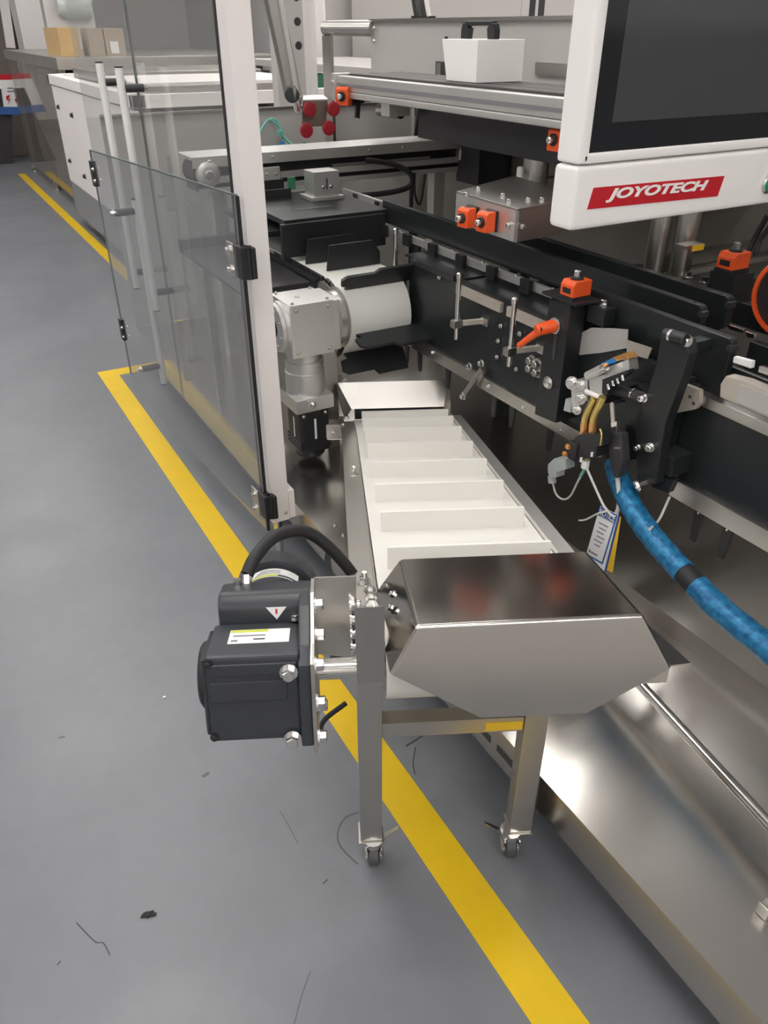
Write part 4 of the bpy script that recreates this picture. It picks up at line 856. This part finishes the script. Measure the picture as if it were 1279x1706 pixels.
for d in (0, 14):
    tb = part('elbow_tube', TU([px(990 + d, 664 - d * .2, X=X0 - .02), px(984 + d, 676, X=X0 - .022), px(976 + d, 694, X=X0 - .024), px(974 + d, 708, X=X0 - .024)], .0095, 14), BRASS, gv, 'amber elbow tube')
    part('copper_end', CY(px(974 + d, 704, X=X0 - .024), px(973 + d, 724, X=X0 - .024), .0105, 14), COPPER, tb)
part('hanger', BAR(px(1000, 660, X=X0 + .015), (PXF, px(1000, 660, X=X0).y, px(1000, 660, X=X0).z), .03, .03, .002), BLACK, gv)
sc = part('plug_socket', PX([(957, 728), (968, 723), (996, 724), (1003, 716), (1004, 742), (994, 745), (992, 762), (958, 768)], X0 - .045, .035, .002), BLACKP, gv, 'black connector socket')
part('clip_wire', TU([px(999, 714, X=X0 - .05), px(1002, 726, X=X0 - .05), px(1000, 742, X=X0 - .05)], .0022, 8), BRASS, sc)
for (x, y) in ((984, 757), (966, 766)): part('print_mark', PX([(x, y - 4), (x + 4, y - 4), (x + 3, y + 4), (x - 1, y + 4)], X0 - .0455, .0005), PAPER, sc)
part('socket_stem', CY(px(977, 752, X=X0 - .03), px(975, 775, X=X0 - .03), .007, 12), BRASS, sc); part('stem_cap', CY(px(976, 766, X=X0 - .03), px(974, 779, X=X0 - .03), .010, 14), INK, sc)
part('terminal_block', PX([(943, 737), (950, 734), (962, 742), (956, 770), (944, 762)], X0 - .05, .02, .002), BLACKP, gv)
for (x, y) in ((946, 744), (941, 756)): bolt(gv, px(x, y, X=X0 - .051), (-1, -.3, 0), .005, m=COPPER, seg=12)
cc = thing('sensor_plug', 'clear grey cable plug hanging below the glue valve', 'plug', px(925, 797, X=1.24))
part('case', PX([(912, 774), (922, 764), (942, 766), (942, 782), (926, 788), (925, 796), (915, 796), (912, 786)], 1.235, .03, .0012), CLEARP, cc); part('nut', CY(px(919, 793, X=1.25), px(920, 804, X=1.25), .011, 12), CLEARP, cc)
part('wire', TU([px(920, 803, X=1.25), px(926, 823, X=1.25), px(938, 832, X=1.25), px(950, 826, X=1.25), px(962, 803, X=1.25), px(975, 780, X=1.25)], .0026, 8), CABLE, cc); part('green_sleeve', CY(px(967, 793, X=1.25), px(974, 781, X=1.25), .004, 8), TEAL, cc)
dc = thing('data_connector', 'dark grey tapered cable connector hanging beside the blue hose', 'connector', px(1020, 800, X=1.27))
part('shell', PX([(1013, 722), (1033, 722), (1037, 770), (1028, 797), (1022, 797), (1014, 770)], 1.262, .026, .004), SMOKE, dc); part('metal_plug', PX([(1017, 704), (1027, 702), (1027, 722), (1018, 722)], 1.268, .014, .001), BOLTM, dc)
part('hanger', CY(px(1019, 672, X=1.275), px(1021, 706, X=1.275), .005, 10), BEIGE, dc); part('hanger_bolt', BAR(px(1019, 672, X=1.275), px(1040, 667, X=1.33), .005, .005), BOLTM, dc)
part('cable', TU([px(1028, 795, X=1.275), px(1031, 825, X=1.27), px(1029, 850, X=1.26), px(1018, 866, X=1.25)], .0055, 10), CABLE, dc, 'pale grey cable')
part('pull_tie', PX([(1022, 745), (1033, 745), (1033, 748), (1022, 748)], 1.2615, .001), INKG, dc)
hs = thing('wrapped_hose', 'thick hose wrapped in shiny blue film with a black taped joint', 'hose', px(1160, 985, X=1.25))
HP = [px(1024, 770, X=1.33), px(1032, 800, X=1.31), px(1055, 850, X=1.27), px(1095, 905, X=1.24), px(1145, 960, X=1.22), px(1200, 1015, X=1.21), px(1279, 1080, X=1.20), px(1350, 1140, X=1.20)]
pp = smooth_path(HP, 10)
wob = lambda k: 1 + .02 * math.sin(k * 60) + .02 * math.sin(k * 143 + 1)
part('film_sleeve', TU(pp[:40], .0265, 20, smooth=False, rad=wob), HOSE, hs, 'blue film wrapping'); part('tape_joint', TU(pp[38:45], .0245, 18, smooth=False), RUBBER, hs, 'black tape joint'); part('film_sleeve', TU(pp[43:], .027, 20, smooth=False, rad=wob), HOSE, hs, 'blue film wrapping')
part('hose_end', TU([px(1018, 715, X=1.34), px(1020, 750, X=1.33), px(1026, 782, X=1.325)], .021, 16), RUBBER, hs, 'black hose end')
part('zip_tie', TU([px(1082, 882, X=1.22), px(1098, 865, X=1.30), px(1115, 828, X=1.36)], .003, 8), CABLE, hs)
# NOTICE tag
XT = 1.235
tg = thing('notice_tag', 'white notice tag with blue header hanging on a cord before a yellow card', 'tag', px(1000, 948, X=XT))
TP = [px(999, 843, X=XT), px(1029, 858, X=XT), px(1006, 951, X=XT), px(976, 924, X=XT)]
part('card', PR(TP, (.0012, 0, 0)), PAPER, tg)
ex = (TP[1] - TP[0]); ey = (TP[0] - TP[3]); exn = ex.normalized(); eyn = (ey - exn * ey.dot(exn)).normalized(); nn = Vector((-1, 0, 0))
def on_tag(u0, u1, v0, v1, m, name):
    q = [TP[0] + ex * u - ey * v + nn * .0004 for u, v in ((u0, v0), (u1, v0), (u1, v1), (u0, v1))]; return part(name, PR(q, nn * .0004), m, tg)
on_tag(0, 1, 0, .17, BLUEP, 'header'); on_tag(.93, 1, .17, 1, BLUEP, 'border'); on_tag(0, .93, .97, 1, BLUEP, 'border')
tx = TX('NOTICE', .02, .0); 
a_ = [v.co.x for v in tx.verts]; b_ = [v.co.y for v in tx.verts]
for v in tx.verts:
    u = .07 + .86 * (v.co.x - min(a_)) / (max(a_) - min(a_)); vv = .15 - .125 * (v.co.y - min(b_)) / (max(b_) - min(b_)); zz = v.co.z
    v.co = TP[0] + ex * u - ey * vv + nn * (.0012 + zz)
part('lettering', tx, INK, tg, 'white NOTICE lettering')
for k in range(6): on_tag(.2 + .08 * (k % 2), .72 - .06 * (k % 3), .28 + k * .085, .30 + k * .085, INKG, 'print_line')
on_tag(.1, .16, .86, .92, INKB, 'print_mark'); on_tag(.2, .6, .88, .91, INKG, 'print_line')
part('yellow_card', PR([px(1020, 862, X=XT + .004), px(1034, 861, X=XT + .004), px(1020, 954, X=XT + .004), px(1006, 948, X=XT + .004)], (.001, .0, 0)), YELP, tg, 'yellow card behind')
part('blue_edge', PR([p + Vector((.0025, 0, -.003)) + exn * .004 for p in TP], (.001, 0, 0)), BLUEP, tg)
part('cord', TU([px(977, 780, X=1.245), px(988, 805, X=1.24), px(1003, 838, X=1.236), px(1012, 852, X=1.232)], .0032, 8), CABLE, tg, 'pale cord'); part('cord_end', TU([px(1012, 852, X=1.232), px(995, 856, X=1.225), px(975, 866, X=1.22), px(964, 867, X=1.22)], .0022, 8), CABLE, tg)
part('cord_end', TU([px(1012, 852, X=1.23), px(1020, 860, X=1.23), px(1026, 862, X=1.24)], .003, 8), CABLE, tg)

# ================================================================== CONTROL PANEL
hm = thing('operator_terminal', 'white framed touch screen control panel with red logo plate and green button', 'control panel', (1.4, 1.13, 1.19))
HX0, HX1, HY = 1.008, 1.80, 1.10
part('upper_frame', J(B(HX0, HX0 + .024, HY, HY + .06, 1.2985, 1.85, .006), B(HX0 + .01, HX1, HY, HY + .06, 1.2985, 1.316, .004), B(HX1 - .03, HX1, HY, HY + .06, 1.2985, 1.85, .006), B(HX0, HX1, HY + .01, HY + .06, 1.83, 1.86, .006), B(HX0 + .01, HX1 - .01, HY + .012, HY + .058, 1.30, 1.84)), WHITE2, hm)
low = part('lower_panel', B(HX0 - .002, HX1, HY - .002, HY + .062, 1.188, 1.297, .010), WHITE2, hm)
scn = part('screen', B(HX0 + .022, HX1 - .03, HY + .004, HY + .010, 1.314, 1.83), SCREEN, hm, 'black glass screen border'); part('display', B(HX0 + .068, HX1 - .07, HY + .0032, HY + .004, 1.362, 1.79), SCREENI, scn, 'dark switched-off display')
q = [px(x, y, Y=HY - .003) for x, y in ((978, 349), (989, 313), (1207, 293), (1195, 327))]
lg = part('logo_plate', PR(q, (0, .001, 0)), LOGO, hm, 'red parallelogram logo plate')
tx = TX('JOYOTECH', .04, .0016, .28, .0004)
qa = [px(x, y, Y=HY - .0032) for x, y in ((1009, 337), (1172, 321), (1180, 300), (1017, 315))]
a_ = [v.co.x for v in tx.verts]; b_ = [v.co.y for v in tx.verts]
cxm = (qa[0] + qa[1] + qa[2] + qa[3]) / 4; wdt = ((qa[1] - qa[0]).length + .008); hgt = .0235; slope = (qa[1].z - qa[0].z) / (qa[1].x - qa[0].x)
for v in tx.verts:
    u = (v.co.x - min(a_)) / (max(a_) - min(a_)) - .5; vv = (v.co.y - min(b_)) / (max(b_) - min(b_)) - .5; zz = v.co.z
    v.co = Vector((cxm.x + u * wdt, HY - .0036 - zz, cxm.z + vv * hgt + u * wdt * slope))
part('lettering', tx, INK, lg, 'white JOYOTECH lettering')
g = px(1277, 306, Y=HY); gb = part('button_bezel', LA((g.x, HY - .002, g.z), (0, -1, 0), [(.019, 0), (.019, .003), (.0145, .006), (.0145, .003)], 28), BOLTM, hm)
part('green_button', LA((g.x, HY - .003, g.z), (0, -1, 0), [(.0135, 0), (.0135, .008), (.011, .010)], 28), GREEN, gb, 'green push button')
for k in (1, 2): part('push_button', LA((g.x + .075 * k, HY - .002, g.z), (0, -1, 0), [(.019, 0), (.019, .003), (.0135, .006), (.0135, .011)], 28), LOGO if k == 1 else BLACKP, hm)
part('hanger_tube', J(B(1.38, 1.44, HY + .02, HY + .06, 1.85, 2.2, .004), B(1.38, 2.06, HY + .02, HY + .08, 2.2, 2.26, .004)), WHITE2, hm)

# ================================================================== FAR MACHINE AND BACKGROUND
fm = thing('far_machine', 'far white framed machine body beyond the glass doors', 'machine', (1.8, 6.2, 0))
part('front_panel', B(1.20, 1.22, 5.0, 7.72, .37, 1.10, .003), WHITE, fm); part('top_bar', B(1.19, 1.27, 5.0, 7.78, 1.11, 1.18, .004), WHITE, fm)
part('end_bar', B(1.19, 2.6, 7.72, 7.78, 1.11, 1.18, .004), WHITE, fm); part('near_bar', B(1.19, 2.6, 5.0, 5.06, 1.11, 1.18, .004), WHITE, fm)
part('body', B(1.23, 2.7, 4.9, 7.7, .12, 1.08), GREYP, fm); part('lower_guard', B(1.195, 1.2, 5.0, 7.72, .10, .37), GLASS2, fm)
part('panel_frame', B(1.205, 1.215, 4.95, 7.72, .10, .365), GREYP, fm)
for y in (5.1, 6.4, 7.6): part('foot', LA((1.3, y, 0), (0, 0, 1), [(.04, 0), (.04, .015), (.015, .025), (.015, .12)], 14), BOLTM, fm)
for y, z in ((7.55, .95), (7.0, .93), (7.5, .55), (6.95, .5)): bolt(fm, (1.20, y, z), (-1, 0, 0), .014, m=SMOKE, seg=12)
part('cover_tray', B(1.28, 2.3, 5.1, 5.9, 1.12, 1.22, .004), WHITE, fm); part('cover_rim', B(1.25, 2.35, 5.05, 5.95, 1.215, 1.235, .003), WHITE, fm)
part('rack', B(1.3, 2.5, 6.3, 7.2, 1.08, 1.24, .004), STEEL, fm)
fp = thing('far_platform', 'far stainless platform table with smoky side panel', 'table', (2.1, 9.3, 0))
part('deck', B(1.30, 3.4, 7.85, 11.3, 1.20, 1.29, .004), STEEL, fp); part('side_panel', B(1.31, 1.318, 8.0, 11.2, .10, 1.20), SMOKEG, fp)
part('inner_body', B(1.45, 3.3, 8.1, 11.0, .15, 1.15), BEIGE, fp)
for y in (8.0, 9.6, 11.1):
    part('leg', B(1.32, 1.38, y, y + .06, .05, 1.2, .003), STEEL, fp); part('foot', LA((1.35, y + .03, 0), (0, 0, 1), [(.04, 0), (.04, .02), (.015, .03), (.015, .06)], 14), BOLTM, fp)
bx = thing('cardboard_box', 'small brown cardboard box standing on the far platform edge', 'box', (1.5, 8.75, 1.29))
q0, q1 = px(70, 90, Z=1.29), px(106, 93, Z=1.29)
part('carton', PR([(1.42, 8.25, 1.29), (1.42, 8.95, 1.29), (1.42, 8.95, 1.505), (1.42, 8.25, 1.505)], (.17, 0, 0), .002), CARD, bx); part('tape_strip', B(1.48, 1.53, 8.26, 8.94, 1.505, 1.506), BEIGE, bx)
def cbox(label, x0, x1, y0, y1, z0, z1, m=CARD2):
    t = thing('cardboard_box', label, 'box', ((x0 + x1) / 2, (y0 + y1) / 2, z0)); part('carton', B(x0, x1, y0, y1, z0, z1, .003), m, t); part('tape_strip', B((x0 + x1) / 2 - .03, (x0 + x1) / 2 + .03, y0 + .002, y1 - .002, z1, z1 + .001), BEIGE, t); return t
cbox('pale cardboard box seen through the glass, left of two', 1.66, 1.79, 8.2, 8.5, 1.29, 1.50); t = cbox('pale cardboard box with white label seen through the glass', 1.80, 1.97, 8.2, 8.5, 1.29, 1.50)
part('label', B(1.84, 1.91, 8.198, 8.2, 1.31, 1.40), PAPER, t)
fw = thing('far_worktable', 'long pale grey bench seen through the glass below the far wall', 'table', (3.2, 6, 0))
part('top', B(2.9, 3.9, 3.8, 7.6, 1.22, 1.27, .004), GREYP, fw); part('shelf', B(2.95, 3.85, 3.9, 7.5, 1.02, 1.05, .004), SMOKE, fw)
for x, y in ((2.95, 3.9), (2.95, 7.5), (3.85, 3.9), (3.85, 7.5)): part('leg', B(x - .03, x + .03, y - .03, y + .03, 0, 1.22, .003), ALUP, fw)
part('clutter_rail', B(2.92, 3.0, 4.1, 6.8, 1.10, 1.20, .004), LEADD, fw)
cb = thing('control_cabinet', 'tall pale grey cabinet standing behind the far bench', 'cabinet', (4.4, 8.6, 0))
part('body', B(3.9, 4.95, 8.0, 9.4, 0, 2.2, .006), GREYP, cb); part('door', B(3.88, 3.9, 8.05, 9.35, .1, 2.1, .004), WHITE, cb)
cb2 = thing('steel_column_plate', 'perforated steel post plate behind the suction arm', 'post', (2.1, 4.5, 0))
q = px(480, 20, Y=4.5); part('post', B(q.x - .085, q.x + .085, 4.5, 4.58, 0, 2.2, .004), GREYP, cb2)
for dx in (-.05, .05):
    for k in range(4): part('hole', LA((q.x + dx, 4.499, 1.42 + k * .11), (0, -1, 0), [(.02, 0), (.02, .001)], 14), SMOKE, cb2)
wp = thing('white_pipe', 'white vertical pipe standing behind the suction arm', 'pipe', (2.3, 4.65, 0)); q = px(512, 20, Y=4.65); part('pipe', CY((q.x, 4.65, 0), (q.x, 4.65, 2.2), .042, 20), WHITE, wp); part('base', B(q.x - .1, q.x + .1, 4.59, 4.75, 0, .02), SMOKE, wp)
# left far corner: column, frame, sign cabinet
pc = thing('grey_column', 'broad pale grey column at the top left of the picture', 'column', (1.5, 12.5, 0))
a, b = px(30, 30, Y=12.0), px(72, 30, Y=12.0); part('shaft', B(a.x, b.x, 12.0, 12.5, 0, CEIL - .001, .01), WALLM, pc); part('skirting', B(a.x - .02, b.x + .02, 11.98, 12.52, 0, .12), INKG, pc)
pq = thing('white_door_post', 'narrow white post beside the pale grey column', 'post', (1.8, 12.5, 0)); a, b = px(73, 30, Y=12.6), px(84, 30, Y=12.6); part('shaft', B(a.x, b.x, 12.6, 12.7, 0, 3.2, .004), WHITE, pq); part('plinth', B(a.x - .02, b.x + .02, 12.58, 12.72, 0, .05), INKG, pq)
pk = thing('dark_rack', 'dark rack with pale upright in the far left corner', 'rack', (.8, 12.6, 0))
a, b = px(-60, 60, Y=12.6), px(34, 60, Y=12.6); part('body', B(a.x, b.x, 12.6, 13.2, 0, 2.4, .01), mat('brown_grey_rack', (.16, .13, .115), .5), pk)
c = px(14, 40, Y=12.55); part('upright', BAR(px(3, -20, Y=12.5), px(18, 80, Y=12.5), .11, .05, .004), WHITE, pk)
sn = thing('warning_sign', 'white warning sign with red bolt marks and blue band, far left', 'sign', px(14, 190, Y=11.9))
part('board', PY([(-40, 133), (30, 133), (34, 178), (-40, 178)], 11.9, .02), PAPER, sn); part('blue_band', PY([(-40, 178), (36, 178), (38, 191), (-40, 191)], 11.9, .02), BLUEP, sn)
part('bolt_mark', PY([(10, 160), (17, 158), (14, 165), (18, 165), (13, 174), (15, 167), (11, 167)], 11.895, .004), LOGO, sn); part('bolt_mark', PY([(24, 165), (29, 164), (27, 172)], 11.895, .004), LOGO, sn)
for k in range(2): part('print_line', PY([(12, 146 + k * 5), (28, 146 + k * 5), (28, 148 + k * 5), (12, 148 + k * 5)], 11.895, .004), INKG, sn)
part('green_mark', PY([(-20, 148), (2, 148), (6, 178), (-20, 178)], 11.895, .004), SMOKE, sn); part('stand', PY([(-20, 191), (20, 191), (24, 300), (-20, 300)], 11.95, .04), SMOKE, sn)
part('red_top', PY([(-40, 124), (18, 124), (18, 133), (-40, 133)], 11.9, .03), LOGO, sn)
bl = thing('lamp_box', 'grey box with dark lamp hood above the cardboard box', 'box', (2.2, 11.0, 0))
a, b = px(76, 30, Y=10.8), px(112, 30, Y=10.8); part('panel', B(a.x, b.x + .3, 10.8, 11.0, 1.291, 2.2, .01), GREYP, bl); part('hood', LA((b.x - .1, 10.75, 1.72), (1, 0, 0), [(.10, 0), (.14, .1), (.14, .35)], 20), CLEARP, bl)

rc = thing('rear_cabinet', 'pale grey cabinet with two dark slots behind the back panel', 'cabinet', (4.3, 4.5, 0))
part('body', B(4.05, 4.6, 2.6, px(868, 15, X=4.05).y, 0, 2.3, .004), GREYP, rc); part('body', B(4.055, 4.6, px(868, 15, X=4.05).y + .008, 7.8, 0, 2.3, .004), GREYP, rc)
for xx in (886, 901): q = px(xx, 22, X=4.05); part('slot', B(4.046, 4.05, q.y - .03, q.y + .03, 1.535, 1.70), SMOKE, rc)
cbd = thing('cable_bundle', 'bundle of dark and cream cables hanging behind the back panel top', 'cable', px(700, 40, X=2.25))
for k, (xx, mm) in enumerate(((692, RUBBER), (699, SMOKE), (706, RUBBER), (714, BELT))): part('cable', TU([px(xx - 9, -40, X=2.25), px(xx - 2, 10, X=2.24), px(xx + 4, 45, X=2.25), px(xx + 6, 90, X=2.3)], .010, 8), mm, cbd)
part('cable_tie', BAR(px(690, 30, X=2.235), px(720, 30, X=2.235), .03, .012, .002), BLACKP, cbd); part('floor_drop', TU([px(712, 90, X=2.3), (2.38, 3.9, .8), (2.40, 3.9, .2)], .012, 8), RUBBER, cbd)
